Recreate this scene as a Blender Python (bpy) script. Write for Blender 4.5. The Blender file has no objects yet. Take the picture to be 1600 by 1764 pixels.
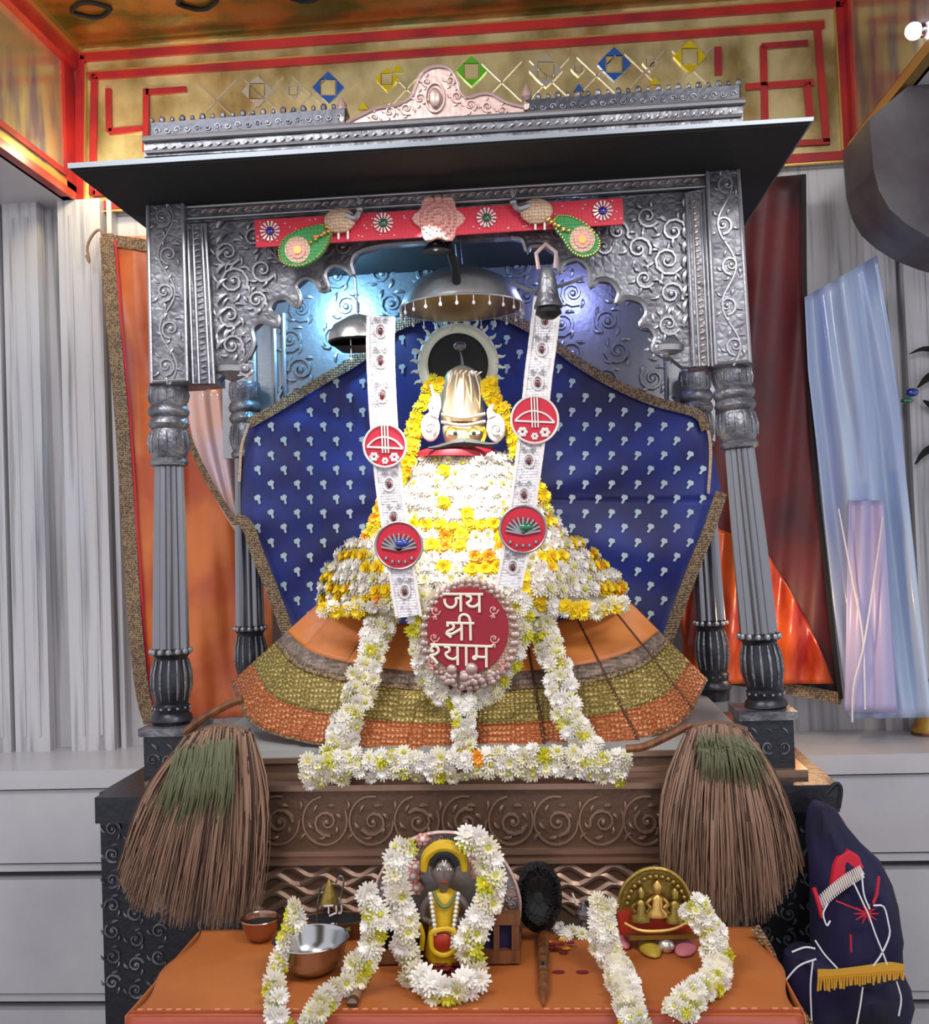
import bpy, bmesh, math, random
import numpy as np
from mathutils import Vector, Matrix
random.seed(7)
C = bpy.context.scene.collection
sc = bpy.context.scene
PI = math.pi

# ---------------------------------------------------------------- camera
F = 1787.0
CAM = Vector((0.2036, -2.3, 1.179))
def cam_axes(pitch, yaw, roll):
    f = Vector((math.sin(yaw)*math.cos(pitch), math.cos(yaw)*math.cos(pitch), math.sin(pitch)))
    r = Vector((math.cos(yaw), -math.sin(yaw), 0)); u = r.cross(f)
    return math.cos(roll)*r+math.sin(roll)*u, -math.sin(roll)*r+math.cos(roll)*u, f
RX, UX, FX = cam_axes(0.0241, -0.0759, -0.0363)
cd = bpy.data.cameras.new('camera'); cam = bpy.data.objects.new('camera', cd); C.objects.link(cam)
cd.sensor_fit = 'HORIZONTAL'; cd.sensor_width = 36; cd.lens = F/1600*36
cam.matrix_world = Matrix(((RX.x, UX.x, -FX.x, CAM.x), (RX.y, UX.y, -FX.y, CAM.y), (RX.z, UX.z, -FX.z, CAM.z), (0, 0, 0, 1)))
sc.camera = cam
# ---------------------------------------------------------------- world and lights
w = bpy.data.worlds.new('world'); sc.world = w; w.use_nodes = True
w.node_tree.nodes['Background'].inputs[0].default_value = (0.86, 0.87, 0.93, 1)
w.node_tree.nodes['Background'].inputs[1].default_value = 0.92
sc.view_settings.view_transform = 'Standard'; sc.view_settings.look = 'None'
sc.view_settings.gamma = 1; sc.view_settings.exposure = 0.15; sc.view_settings.use_curve_mapping = False
def light(name, kind, loc, target, power, col, size=0.3, size_y=None, spot=None, blend=0.5):
    l = bpy.data.lights.new(name, kind); l.energy = power; l.color = col
    if kind == 'AREA':
        l.size = size
        if size_y: l.shape = 'RECTANGLE'; l.size_y = size_y
    else: l.shadow_soft_size = size
    if spot: l.spot_size = math.radians(spot); l.spot_blend = blend
    o = bpy.data.objects.new(name, l); C.objects.link(o); o.location = loc
    o.rotation_euler = (Vector(target)-Vector(loc)).to_track_quat('-Z', 'Y').to_euler()
    return o
light('ceiling_tube_light', 'AREA', (-0.9, -1.3, 2.70), (0.0, 0.3, 1.0), 26, (0.93, 0.96, 1.0), 1.2, 0.25)
light('ceiling_panel_light', 'AREA', (1.2, -1.9, 2.65), (0.1, 0.2, 1.0), 28, (0.95, 0.97, 1.0), 0.9, 0.4)
light('idol_spot_light', 'SPOT', (-0.02, -0.10, 1.86), (-0.03, 0.24, 1.26), 85, (1.0, 0.98, 0.93), 0.03, spot=50, blend=1.0)
light('blue_back_light', 'POINT', (-0.38, 0.47, 1.88), (0, 0, 0), 8, (0.25, 0.62, 1.0), 0.03)
light('violet_back_light', 'POINT', (0.32, 0.44, 1.90), (0, 0, 0), 1.8, (0.35, 0.40, 1.0), 0.03)
light('curtain_lamp', 'POINT', (0.92, 0.66, 0.92), (0, 0, 0), 2.0, (1.0, 0.62, 0.32), 0.02)
light('cornice_fill_light', 'POINT', (-1.16, 0.86, 2.44), (0, 0, 0), 3.2, (1.0, 0.85, 0.5), 0.03)  # unseen light added to brighten the left corner of the gold band
light('mirror_fill_light', 'POINT', (-1.15, 0.35, 2.50), (0, 0, 0), 2.6, (1.0, 0.86, 0.55), 0.03)  # unseen light added for golden highlights on the left mirror face

# ---------------------------------------------------------------- helpers
def s2l(v):
    v /= 255.0
    return v/12.92 if v <= 0.04045 else ((v+0.055)/1.055)**2.4
def rgb(r, g, b): return (s2l(r), s2l(g), s2l(b), 1.0)
def at(px, py, Y):
    d = FX + RX*((px-800)/F) + UX*((882-py)/F)
    t = (Y-CAM.y)/d.y
    return CAM + d*t
def atz(px, py, Z):
    d = FX + RX*((px-800)/F) + UX*((882-py)/F)
    t = (Z-CAM.z)/d.z
    return CAM + d*t
def dep(Y): return (Y-CAM.y)/F     # metres per pixel at plane Y

def mat(name, col, metal=0.0, rough=0.5, bump=None, mix=None, sheen=0, trans=0, emis=None, coat=0, alpha=1):
    """bump=(kind, scale, strength, stretch)  mix=(kind, scale, color2, lo, hi, stretch)"""
    m = bpy.data.materials.new(name); m.use_nodes = True
    nt = m.node_tree; b = nt.nodes['Principled BSDF']
    b.inputs['Base Color'].default_value = col; b.inputs['Metallic'].default_value = metal
    b.inputs['Roughness'].default_value = rough
    if sheen: b.inputs['Sheen Weight'].default_value = sheen
    if trans: b.inputs['Transmission Weight'].default_value = trans
    if coat: b.inputs['Coat Weight'].default_value = coat
    if alpha < 1: b.inputs['Alpha'].default_value = alpha
    if emis: b.inputs['Emission Color'].default_value = emis[0]; b.inputs['Emission Strength'].default_value = emis[1]
    tc = nt.nodes.new('ShaderNodeTexCoord')
    def tex(kind, scale, stretch):
        mp = nt.nodes.new('ShaderNodeMapping'); mp.inputs['Scale'].default_value = stretch or (1, 1, 1)
        nt.links.new(tc.outputs['Object'], mp.inputs[0])
        if kind == 'noise':
            t = nt.nodes.new('ShaderNodeTexNoise'); t.inputs['Scale'].default_value = scale; t.inputs['Detail'].default_value = 5
            out = t.outputs['Fac']
        elif kind == 'cell':
            t = nt.nodes.new('ShaderNodeTexVoronoi'); t.inputs['Scale'].default_value = scale; out = t.outputs['Color']
        elif kind == 'dots':
            t = nt.nodes.new('ShaderNodeTexVoronoi'); t.inputs['Scale'].default_value = scale
            t.inputs['Randomness'].default_value = 0.25; out = t.outputs['Distance']
        elif kind == 'edge':
            t = nt.nodes.new('ShaderNodeTexVoronoi'); t.feature = 'DISTANCE_TO_EDGE'; t.inputs['Scale'].default_value = scale; out = t.outputs['Distance']
        else:
            t = nt.nodes.new('ShaderNodeTexWave'); t.inputs['Scale'].default_value = scale; t.inputs['Distortion'].default_value = 9
            t.inputs['Detail'].default_value = 2; t.inputs['Detail Scale'].default_value = 1.5; out = t.outputs['Fac']
        nt.links.new(mp.outputs[0], t.inputs['Vector'])
        return out
    if mix:
        kind, scale, col2, lo, hi, st = mix
        o = tex(kind, scale, st); r = nt.nodes.new('ShaderNodeMapRange')
        r.inputs['From Min'].default_value = lo; r.inputs['From Max'].default_value = hi
        nt.links.new(o, r.inputs['Value'])
        mx = nt.nodes.new('ShaderNodeMix'); mx.data_type = 'RGBA'
        mx.inputs['A'].default_value = col; mx.inputs['B'].default_value = col2
        nt.links.new(r.outputs[0], mx.inputs['Factor']); nt.links.new(mx.outputs['Result'], b.inputs['Base Color'])
    if bump:
        kind, scale, strength, st = bump
        bp = nt.nodes.new('ShaderNodeBump'); bp.inputs['Strength'].default_value = strength; bp.inputs['Distance'].default_value = 0.004
        nt.links.new(tex(kind, scale, st), bp.inputs['Height']); nt.links.new(bp.outputs[0], b.inputs['Normal'])
    return m

M = {}
M['marble'] = mat('grey_marble', rgb(206, 203, 205), 0, 0.35, ('noise', 9, 0.1, (1, 1, .1)), ('noise', 13, rgb(122, 119, 125), .5, .74, (3, 3, .1)))
M['marble_flat'] = mat('plain_marble', rgb(204, 200, 202), 0, 0.3, None, ('noise', 3, rgb(188, 184, 188), .4, .7, (1, 1, 1)))
M['groove'] = mat('dark_groove', rgb(60, 58, 62), 0, .6)
M['darkstone'] = mat('dark_stone', rgb(92, 88, 90), 0, .5, None, ('noise', 5, rgb(66, 54, 62), .4, .65, None))
M['gold'] = mat('gold_mirror_mosaic', rgb(228, 214, 160), .6, .25, ('cell', 30, .8, (1, 1, .8)), ('noise', 7, rgb(156, 134, 84), .4, .66, (1, 1, .7)))
M['goldside'] = mat('gold_mirror_strips', rgb(216, 204, 160), .75, .2, ('cell', 30, .9, (1, 1, .28)), ('noise', 12, rgb(150, 144, 166), .45, .65, (1, 1, .25)))
M['ceil'] = mat('ceiling_gold_mosaic', rgb(160, 98, 40), .5, .25, ('cell', 20, .6, (1, .5, 1)), ('noise', 5, rgb(88, 84, 30), .45, .6, (1, 1.5, 1)))
M['redtrim'] = mat('red_lacquer_trim', rgb(178, 40, 38), .05, .35, None, ('noise', 6, rgb(132, 26, 40), .4, .7, None))
M['goldtrim'] = mat('gold_bead_trim', rgb(212, 170, 96), .8, .3)
M['silver'] = mat('tarnished_silver', rgb(138, 137, 140), .7, .42, ('edge', 60, .55, None), ('noise', 22, rgb(96, 94, 100), .4, .62, None))
M['silverhi'] = mat('raised_silver', rgb(164, 162, 165), .8, .36, ('noise', 60, .2, None))
M['shaft'] = mat('burnished_silver_shaft', rgb(138, 138, 144), .92, .27)
M['silverdk'] = mat('dark_and_shaded_silver', rgb(62, 62, 68), .8, .36, ('noise', 60, .35, None))
M['silverpink'] = mat('warm_silver', rgb(196, 168, 160), .6, .38, ('noise', 60, .4, None))
M['silverrefl'] = mat('silver_painted_warm_reflection', rgb(110, 84, 68), .55, .36, ('noise', 50, .35, None))  # brown is the orange cloth's reflection put into the silver colour
M['silverreflhi'] = mat('raised_silver_painted_reflection', rgb(160, 128, 108), .65, .3)  # same painted reflection, lighter for the raised parts
M['eave'] = mat('black_painted_wood', rgb(16, 16, 18), 0, .85)
M['eavetop'] = mat('grey_eave_edge', rgb(128, 132, 138), .5, .4)
M['polish'] = mat('polished_silver', rgb(232, 232, 230), .85, .26)
M['halo'] = mat('pale_silver', rgb(236, 238, 218), .1, .4)
M['goldin'] = mat('gilt_lining', rgb(180, 140, 70), .9, .35)
M['steel'] = mat('stainless_steel', rgb(190, 190, 192), 1, .18)
M['copper'] = mat('copper_steel', rgb(178, 140, 120), 1, .2)
M['black'] = mat('matt_black', rgb(16, 16, 18), 0, .7)
M['blue'] = mat('royal_blue_satin', rgb(32, 48, 134), 0, .5, ('noise', 30, .15, None), ('noise', 5, rgb(34, 32, 92), .42, .62, None), sheen=.3)
M['motif'] = mat('woven_silver_motif', rgb(196, 210, 214), .3, .4)
M['brocade'] = mat('gold_brocade_border', rgb(156, 130, 94), .35, .5, ('dots', 150, .8, None), ('cell', 260, rgb(100, 78, 64), .4, .6, None))
M['orange'] = mat('orange_satin', rgb(216, 116, 50), 0, .45, ('noise', 40, .2, None), ('noise', 4, rgb(190, 84, 44), .42, .62, None), sheen=.2)
M['orangepink'] = mat('rose_silver_satin', rgb(238, 186, 168), .2, .3, ('noise', 40, .3, None), ('noise', 7, rgb(226, 196, 202), .45, .6, None))
M['orangered'] = mat('red_satin_painted_glow', rgb(208, 92, 40), .1, .28, ('noise', 14, .6, (1, 1, .4)), ('noise', 5, rgb(150, 34, 28), .52, .62, (1, 1, .35)))
M['redsatin'] = mat('red_satin', rgb(104, 24, 28), 0, .5, ('noise', 30, .2, None), ('noise', 4, rgb(50, 18, 26), .45, .62, (1, 1, .6)), sheen=.2)
M['tan'] = mat('orange_skirt_cloth', rgb(212, 128, 58), 0, .5, ('noise', 60, .2, None), ('noise', 6, rgb(196, 112, 56), .4, .6, None))
M['olive'] = mat('olive_sequin_cloth', rgb(124, 104, 50), .3, .4, ('dots', 95, .9, None), ('dots', 95, rgb(204, 184, 110), .42, .2, None))
M['coppercloth'] = mat('copper_sequin_cloth', rgb(164, 84, 42), .3, .4, ('dots', 95, .9, None), ('dots', 95, rgb(216, 160, 104), .42, .2, None))
M['greyband'] = mat('grey_brocade_band', rgb(142, 118, 104), .2, .5, ('dots', 110, .7, None), ('cell', 80, rgb(110, 96, 84), .4, .6, None))
M['seam'] = mat('dark_seam', rgb(84, 44, 20), 0, .7)
M['white'] = mat('white_petal', rgb(240, 232, 222), 0, .55)
M['whitew'] = mat('cream_petal', rgb(228, 218, 190), 0, .55)
M['yellow'] = mat('yellow_petal', rgb(240, 206, 20), 0, .55)
M['yellowg'] = mat('green_yellow_centre', rgb(196, 190, 40), 0, .55)
M['amber'] = mat('amber_petal', rgb(238, 150, 20), 0, .55)
M['leafstem'] = mat('green_string', rgb(120, 124, 70), 0, .7)
M['sash'] = mat('silver_white_brocade', rgb(226, 220, 222), .15, .4, ('dots', 160, .6, None), ('noise', 90, rgb(170, 160, 162), .5, .66, None))
M['red'] = mat('red_velvet', rgb(196, 24, 50), 0, .6)
M['crimson'] = mat('crimson_velvet', rgb(146, 20, 38), 0, .6)
M['gem'] = mat('dark_red_gem', rgb(90, 14, 30), 0, .12, coat=1)
M['gemblue'] = mat('blue_gem', rgb(20, 50, 150), 0, .1, coat=1)
M['gemgreen'] = mat('green_gem', rgb(20, 110, 70), 0, .1, coat=1)
M['pearl'] = mat('pearl_bead', rgb(232, 222, 214), .1, .25, coat=.5)
M['beige'] = mat('beige_beadwork', rgb(214, 180, 150), .2, .5, ('dots', 150, .7, None), ('dots', 150, rgb(160, 120, 94), .4, .9, None))
M['pinkbead'] = mat('pink_beadwork', rgb(230, 168, 156), .1, .5, ('dots', 140, .7, None), ('dots', 140, rgb(196, 104, 100), .4, .9, None))
M['toran'] = mat('pink_red_cloth', rgb(214, 40, 62), 0, .55, ('dots', 130, .3, None), ('dots', 60, rgb(240, 150, 150), .2, .08, None))
M['green'] = mat('green_beadwork', rgb(60, 140, 74), .1, .5, ('dots', 130, .8, None), None)
M['facegold'] = mat('gilt_face', rgb(226, 206, 156), .35, .35)
M['crown'] = mat('silver_gilt_crown', rgb(226, 204, 172), .7, .28, ('noise', 50, .3, (1, 1, .2)))
M['dark'] = mat('dark_disc', rgb(26, 24, 24), 0, .55)
M['seat'] = mat('white_seat_sheet', rgb(176, 176, 172), .1, .4)
M['brown'] = mat('brown_bristle', rgb(116, 86, 66), 0, .7)
M['brownd'] = mat('dark_brown_bristle', rgb(64, 40, 28), 0, .75)
M['brownl'] = mat('light_brown_bristle', rgb(148, 114, 92), 0, .65)
M['greenb'] = mat('green_bristle', rgb(100, 102, 72), 0, .7)
M['wood'] = mat('brown_wood', rgb(128, 78, 40), 0, .45, None, ('noise', 8, rgb(92, 52, 28), .4, .6, (6, 6, .6)))
M['table'] = mat('orange_table_cloth', rgb(182, 104, 46), 0, .6, ('noise', 60, .1, None), ('noise', 3, rgb(170, 92, 38), .42, .6, None))
M['tablered'] = mat('red_table_border', rgb(160, 66, 44), 0, .55, ('noise', 50, .15, None))
M['stitch'] = mat('gold_stitch', rgb(226, 160, 100), .2, .5)
M['sheetblue'] = mat('pale_blue_sheet', rgb(190, 206, 230), .05, .28, ('noise', 6, .3, (1, 1, .15)), ('noise', 5, rgb(146, 162, 210), .42, .62, (2, 2, .12)), coat=.3)
M['lilac'] = mat('lilac_sheet', rgb(184, 176, 214), .05, .35, ('noise', 10, .3, (1, 1, .15)))
M['cord'] = mat('white_cord', rgb(222, 222, 226), 0, .6)
M['navy'] = mat('navy_velvet', rgb(22, 14, 58), 0, .8, ('noise', 16, .5, None), ('noise', 5, rgb(10, 9, 18), .45, .65, None))
M['goldfringe'] = mat('gold_fringe', rgb(212, 160, 54), .3, .45)
M['yellowcloth'] = mat('yellow_silk', rgb(212, 170, 20), 0, .45, ('noise', 40, .3, None))
M['skin'] = mat('dark_stone_face', rgb(120, 104, 96), .3, .4)
M['pinkcloth'] = mat('pink_silk', rgb(214, 126, 136), 0, .45)
M['olivecloth'] = mat('mustard_silk', rgb(180, 150, 50), 0, .45)
M['maroon'] = mat('maroon_petals', rgb(112, 22, 34), 0, .6)
M['brass'] = mat('old_brass', rgb(150, 126, 62), .75, .35, ('noise', 60, .5, None))
M['redenamel'] = mat('red_enamel', rgb(168, 48, 28), .1, .35)
M['letter'] = mat('cream_lettering', rgb(240, 222, 200), .1, .4)
M['floor'] = mat('grey_floor_marble', rgb(120, 118, 118), 0, .3, None, ('noise', 3, rgb(96, 94, 96), .4, .6, None))
M['olivepaint'] = mat('yellow_painted_horn', rgb(196, 150, 60), .2, .4, None, ('noise', 9, rgb(150, 70, 40), .45, .6, (1, 1, 3)))
M['glassw'] = mat('clear_mirror', rgb(214, 206, 196), .6, .15)
M['glassb'] = mat('blue_mirror', rgb(60, 110, 200), .5, .15)
M['glassy'] = mat('yellow_mirror', rgb(226, 200, 30), .4, .15)
M['glassg'] = mat('green_mirror', rgb(110, 200, 60), .4, .15)

ORG = {}
def empty(name, loc, label=None, cat=None, group=None):
    o = bpy.data.objects.new(name, None); C.objects.link(o); o.location = loc; o.empty_display_size = .05
    ORG[o] = Vector(loc); tag(o, label, cat, group); return o
def tag(o, label=None, cat=None, group=None, kind=None):
    if label: o['label'] = label
    if cat: o['category'] = cat
    if group: o['group'] = group
    if kind: o['kind'] = kind
    return o

class MB:
    def __init__(s): s.v = []; s.f = []
    def add(s, vs, fs):
        n = len(s.v); s.v += [Vector(v) for v in vs]; s.f += [tuple(i+n for i in f) for f in fs]; return s
    def box(s, a, b):
        x0, y0, z0 = a; x1, y1, z1 = b
        return s.add([(x0,y0,z0),(x1,y0,z0),(x1,y1,z0),(x0,y1,z0),(x0,y0,z1),(x1,y0,z1),(x1,y1,z1),(x0,y1,z1)],
              [(0,3,2,1),(4,5,6,7),(0,1,5,4),(1,2,6,5),(2,3,7,6),(3,0,4,7)])
    def quad(s, pts, Y, th, ch=0.0):
        """bevelled plate: px polygon (clockwise in picture), front face at Y, thickness th behind"""
        return s.poly([at(x, y, Y) for x, y in pts], Vector((0, th, 0)), ch)
    def poly(s, P, ext, ch=0.0):
        n = len(P); c = sum(P, Vector())/n; e = ext.normalized()*ch if ch else Vector()
        front = [p + (c-p)*min(.3, ch/max(.001, (c-p).length)) for p in P] if ch else list(P)
        n0 = len(s.v); bmv = front + ([p+e for p in P] if ch else []) + [p+ext for p in P]
        L = 3 if ch else 2
        s.add(bmv, [])
        # ear clipped caps through mathutils tessellation
        from mathutils.geometry import tessellate_polygon
        for t in tessellate_polygon([P]):
            s.f.append((n0+t[0], n0+t[1], n0+t[2])); s.f.append((n0+(L-1)*n+t[2], n0+(L-1)*n+t[1], n0+(L-1)*n+t[0]))
        for l in range(L-1):
            for i in range(n):
                j = (i+1) % n; s.f.append((n0+l*n+i, n0+l*n+j, n0+(l+1)*n+j, n0+(l+1)*n+i))
        return s
    def tube(s, P, R, seg=6, cap=True, flat=1.0):
        P = [Vector(p) for p in P]; n = len(P)
        if not isinstance(R, (list, tuple)): R = [R]*n
        up = None; n0 = len(s.v)
        for i in range(n):
            t = (P[min(i+1, n-1)]-P[max(i-1, 0)])
            if t.length < 1e-9: t = Vector((0, 0, 1))
            t.normalize()
            if up is None:
                a = Vector((0, 1, 0)) if abs(t.y) < .9 else Vector((1, 0, 0))
                up = (a - t*a.dot(t)).normalized()
            else:
                up = (up - t*up.dot(t))
                up = up.normalized() if up.length > 1e-6 else t.orthogonal().normalized()
            sd = t.cross(up)
            for k in range(seg):
                an = 2*PI*k/seg; s.v.append(P[i]+(up*math.cos(an)*flat+sd*math.sin(an))*R[i])
        for i in range(n-1):
            for k in range(seg):
                k2 = (k+1) % seg; s.f.append((n0+i*seg+k, n0+i*seg+k2, n0+(i+1)*seg+k2, n0+(i+1)*seg+k))
        if cap:
            s.f.append(tuple(n0+k for k in range(seg))[::-1]); s.f.append(tuple(n0+(n-1)*seg+k for k in range(seg)))
        return s
    def lathe(s, prof, A, B, seg=24, flute=0, depth=.08, fl=(0, 1), sy=1.0):
        """prof = [(t along A-B 0..1, radius)]"""
        A = Vector(A); B = Vector(B); ax = (B-A); L = ax.length; ax.normalize()
        u = Vector((1, 0, 0)); u = (u-ax*u.dot(ax))
        if u.length < .2: u = Vector((0, 1, 0)); u = u-ax*u.dot(ax)
        u.normalize(); v = ax.cross(u); n0 = len(s.v)
        for t, r in prof:
            for k in range(seg):
                an = 2*PI*k/seg; rr = r
                if flute and fl[0] <= t <= fl[1]: rr = r*(1-depth*(.5+.5*math.cos(an*flute)))
                s.v.append(A+ax*(t*L)+(u*math.cos(an)+v*math.sin(an)*sy)*rr)
        n = len(prof)
        for i in range(n-1):
            for k in range(seg):
                k2 = (k+1) % seg; s.f.append((n0+i*seg+k, n0+i*seg+k2, n0+(i+1)*seg+k2, n0+(i+1)*seg+k))
        if prof[0][1] > 1e-4: s.f.append(tuple(n0+k for k in range(seg))[::-1])
        if prof[-1][1] > 1e-4: s.f.append(tuple(n0+(n-1)*seg+k for k in range(seg)))
        return s
    def ball(s, c, r, seg=8, rings=5, sc_=(1, 1, 1)):
        c = Vector(c); n0 = len(s.v)
        s.v.append(c+Vector((0, 0, r*sc_[2])))
        for i in range(1, rings):
            a = PI*i/rings
            for k in range(seg):
                b = 2*PI*k/seg; s.v.append(c+Vector((r*sc_[0]*math.sin(a)*math.cos(b), r*sc_[1]*math.sin(a)*math.sin(b), r*sc_[2]*math.cos(a))))
        s.v.append(c-Vector((0, 0, r*sc_[2]))); last = len(s.v)-1
        for k in range(seg):
            k2 = (k+1) % seg; s.f.append((n0, n0+1+k, n0+1+k2)); s.f.append((last, last-seg+k2, last-seg+k))
        for i in range(rings-2):
            for k in range(seg):
                k2 = (k+1) % seg; a = n0+1+i*seg; s.f.append((a+k, a+seg+k, a+seg+k2, a+k2))
        return s
    def rows(s, rows, seg=20, fold=0.0):
        """rows=[(py, xl, xr, Y, halfdepth)] elliptical loft"""
        n0 = len(s.v)
        for py, xl, xr, Y, hd in rows:
            a = at(xl, py, Y); b = at(xr, py, Y); c = (a+b)/2; h = (b-a)/2
            for k in range(seg):
                an = 2*PI*k/seg; fo = 1+fold*(math.sin(an*5+py*.03)*.6+math.sin(an*11-py*.05)*.3+math.sin(py*.07+an*2)*.5); s.v.append(c+h*math.cos(an)*(1+(fo-1)*.25)+Vector((0, -hd*math.sin(an)*fo, 0)))
        for i in range(len(rows)-1):
            for k in range(seg):
                k2 = (k+1) % seg; s.f.append((n0+i*seg+k, n0+i*seg+k2, n0+(i+1)*seg+k2, n0+(i+1)*seg+k))
        s.f.append(tuple(n0+k for k in range(seg))[::-1]); n = len(rows); s.f.append(tuple(n0+(n-1)*seg+k for k in range(seg)))
        return s
    def grid(s, fn, nu, nv):
        n0 = len(s.v)
        for j in range(nv+1):
            for i in range(nu+1): s.v.append(Vector(fn(i/nu, j/nv)))
        for j in range(nv):
            for i in range(nu):
                a = n0+j*(nu+1)+i; s.f.append((a, a+1, a+nu+2, a+nu+1))
        return s
    def build(s, name, m, parent=None, smooth=True, solid=0, kind=None, label=None, angle=40, norm=True):
        org = ORG.get(parent, Vector()) if parent else Vector()
        me = bpy.data.meshes.new(name); me.from_pydata([tuple(v-org) for v in s.v], [], s.f)
        bm = bmesh.new(); bm.from_mesh(me)
        if norm: bmesh.ops.recalc_face_normals(bm, faces=bm.faces)
        bm.to_mesh(me); bm.free()
        me.materials.append(M[m] if isinstance(m, str) else m)
        if smooth:
            me.polygons.foreach_set('use_smooth', [True]*len(me.polygons))
            try: me.set_sharp_from_angle(angle=math.radians(angle))
            except Exception: pass
        o = bpy.data.objects.new(name, me); C.objects.link(o)
        if parent: o.parent = parent
        ORG[o] = org
        if solid:
            md = o.modifiers.new('thickness', 'SOLIDIFY'); md.thickness = solid; md.offset = 0
        if kind: o['kind'] = kind
        if label: o['label'] = label
        return o

def lerp(a, b, t): return a+(b-a)*t
def pl(pts, n):
    """resample a px polyline (tuples) smoothly (Catmull-Rom) to n points"""
    P = [np.array(p, float) for p in pts]
    if len(P) == 2: return [tuple(P[0]*(1-i/(n-1))+P[1]*(i/(n-1))) for i in range(n)]
    Q = [2*P[0]-P[1]]+P+[2*P[-1]-P[-2]]; out = []
    for i in range(n):
        t = i/(n-1)*(len(P)-1); k = min(int(t), len(P)-2); f = t-k
        a, b, c, d = Q[k], Q[k+1], Q[k+2], Q[k+3]
        out.append(tuple(.5*((2*b)+(c-a)*f+(2*a-5*b+4*c-d)*f*f+(3*b-a-3*c+d)*f**3)))
    return out
def ptube(mb, pts, Y, rpx, n=None, seg=6, taper=None):
    q = pl(pts, n or max(2, len(pts)*3)); d = dep(Y if not callable(Y) else 0)
    R = [rpx*d*(1 if not taper else (taper(i/(len(q)-1)))) for i in range(len(q))]
    return mb.tube([at(a[0], a[1], Y if not callable(Y) else Y(a[0], a[1])) for a in q], R, seg)
def spiral(mb, cx, cy, r, Y, rpx, turns=1.4, start=0, dr=1, n=16, sx=1):
    pts = []
    for i in range(n):
        t = i/(n-1); a = start+dr*turns*2*PI*t; rr = r*(1-.85*t)
        pts.append(at(cx+sx*rr*math.cos(a), cy+rr*math.sin(a), Y))
    d = dep(Y)
    mb.tube(pts, [rpx*d*(1-.4*i/(n-1)) for i in range(n)], 5)
    mb.ball(at(cx, cy, Y), rpx*1.5*d, 6, 4)
def leaf(mb, x, y, ang, L, w, Y):
    d = dep(Y); P = []; R = []
    for i in range(5):
        t = i/4; P.append(at(x+L*t*math.cos(ang+.5*t), y+L*t*math.sin(ang+.5*t), Y)); R.append(max(.15, math.sin(PI*(.12+.85*t)))*w*d)
    mb.tube(P, R, 5)
def ellipse(cx, cy, rx, ry, n=28): return [(cx+rx*math.cos(2*PI*i/n), cy+ry*math.sin(2*PI*i/n)) for i in range(n)]

# ================================================================ SETTING
YW = 1.10
def struct(name, mb, m, parent=None, **k):
    o = mb.build(name, m, parent, **k)
    if not parent: o['kind'] = 'structure'
    return o
zledge = at(120, 1325, .75).z; zband = at(760, 318, YW).z; ztop = at(760, 46, YW).z
XL = at(128, 240, YW).x; XR = at(1462, 140, YW).x
wall = struct('wall_back', MB().box((-3.2, YW, -.35), (3.2, YW+.12, zband+.02)), 'marble', smooth=False)
# pilasters of the marble wall, with grooves between
for (x0, x1, yf) in ((-160, -30, .05), (-22, 26, .075), (34, 92, .075), (128, 200, .075), (206, 214, .05), (1500, 1552, .03), (1560, 1690, .06)):
    a = at(x0, 800, YW).x; b = at(x1, 800, YW).x
    MB().box((a, YW-yf, zledge), (b, YW+.01, zband)).build('pilaster', 'marble', wall, smooth=False)
    if x1-x0 > 40:
        for gx in (x0+(x1-x0)*.30, x0+(x1-x0)*.72):
            g = at(gx, 800, YW).x; MB().box((g-.004, YW-yf-.004, zledge+.05), (g+.004, YW-yf+.002, zband-.05)).build('fillet', 'marble_flat', wall, smooth=False)
# ledge and stone base with its courses
ledge = struct('trim_1', MB().box((-3.2, .735, zledge-.055), (3.2, YW, zledge)), 'marble_flat', smooth=False)
for side, (xa, xb) in (('left', (-3.2, -.2)), ('right', (-.2, 3.2))):
    b = MB().box((xa, .80, -.35), (xb, YW, zledge-.06))
    base = struct('wall_'+side+'_base', b, 'groove', smooth=False)
    zs = [zledge-.062, at(80, 1503, .75).z, at(80, 1728, .75).z, -.34]
    for k in range(3):
        top = zs[k]-(.0 if k == 0 else .022); bot = zs[k+1]
        MB().box((xa+.01, .752, bot+.028), (xb-.004, .801, top)).build('stone_panel', 'marble_flat', base, smooth=False)
        MB().box((xa+.01, .762, bot), (xb-.004, .801, bot+.022)).build('stone_fillet', 'marble_flat', base, smooth=False)
struct('floor', MB().box((-3.2, -4, -.42), (3.2, YW, -.35)), 'floor', smooth=False)
ce = struct('ceiling', MB().box((-3.2, -1.5, ztop), (3.2, YW+.12, ztop+.1)), 'ceil', smooth=False)
for yy in (.55, .0):
    MB().box((-1.5, yy-.02, ztop-.012), (1.5, yy+.02, ztop+.002)).build('ceiling_rib', 'redtrim', ce, smooth=False)
for i in range(8):
    for j in range(2):
        x = -1.15+i*.34+j*.1; y = .82-.5*j
        MB().tube([Vector((x+.055*math.cos(a)*(1+.15*math.cos(4*a)), y+.045*math.sin(a), ztop-.006)) for a in [k*PI/8 for k in range(17)]], .007, 5).build('ceiling_rosette', 'eave', ce)
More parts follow.
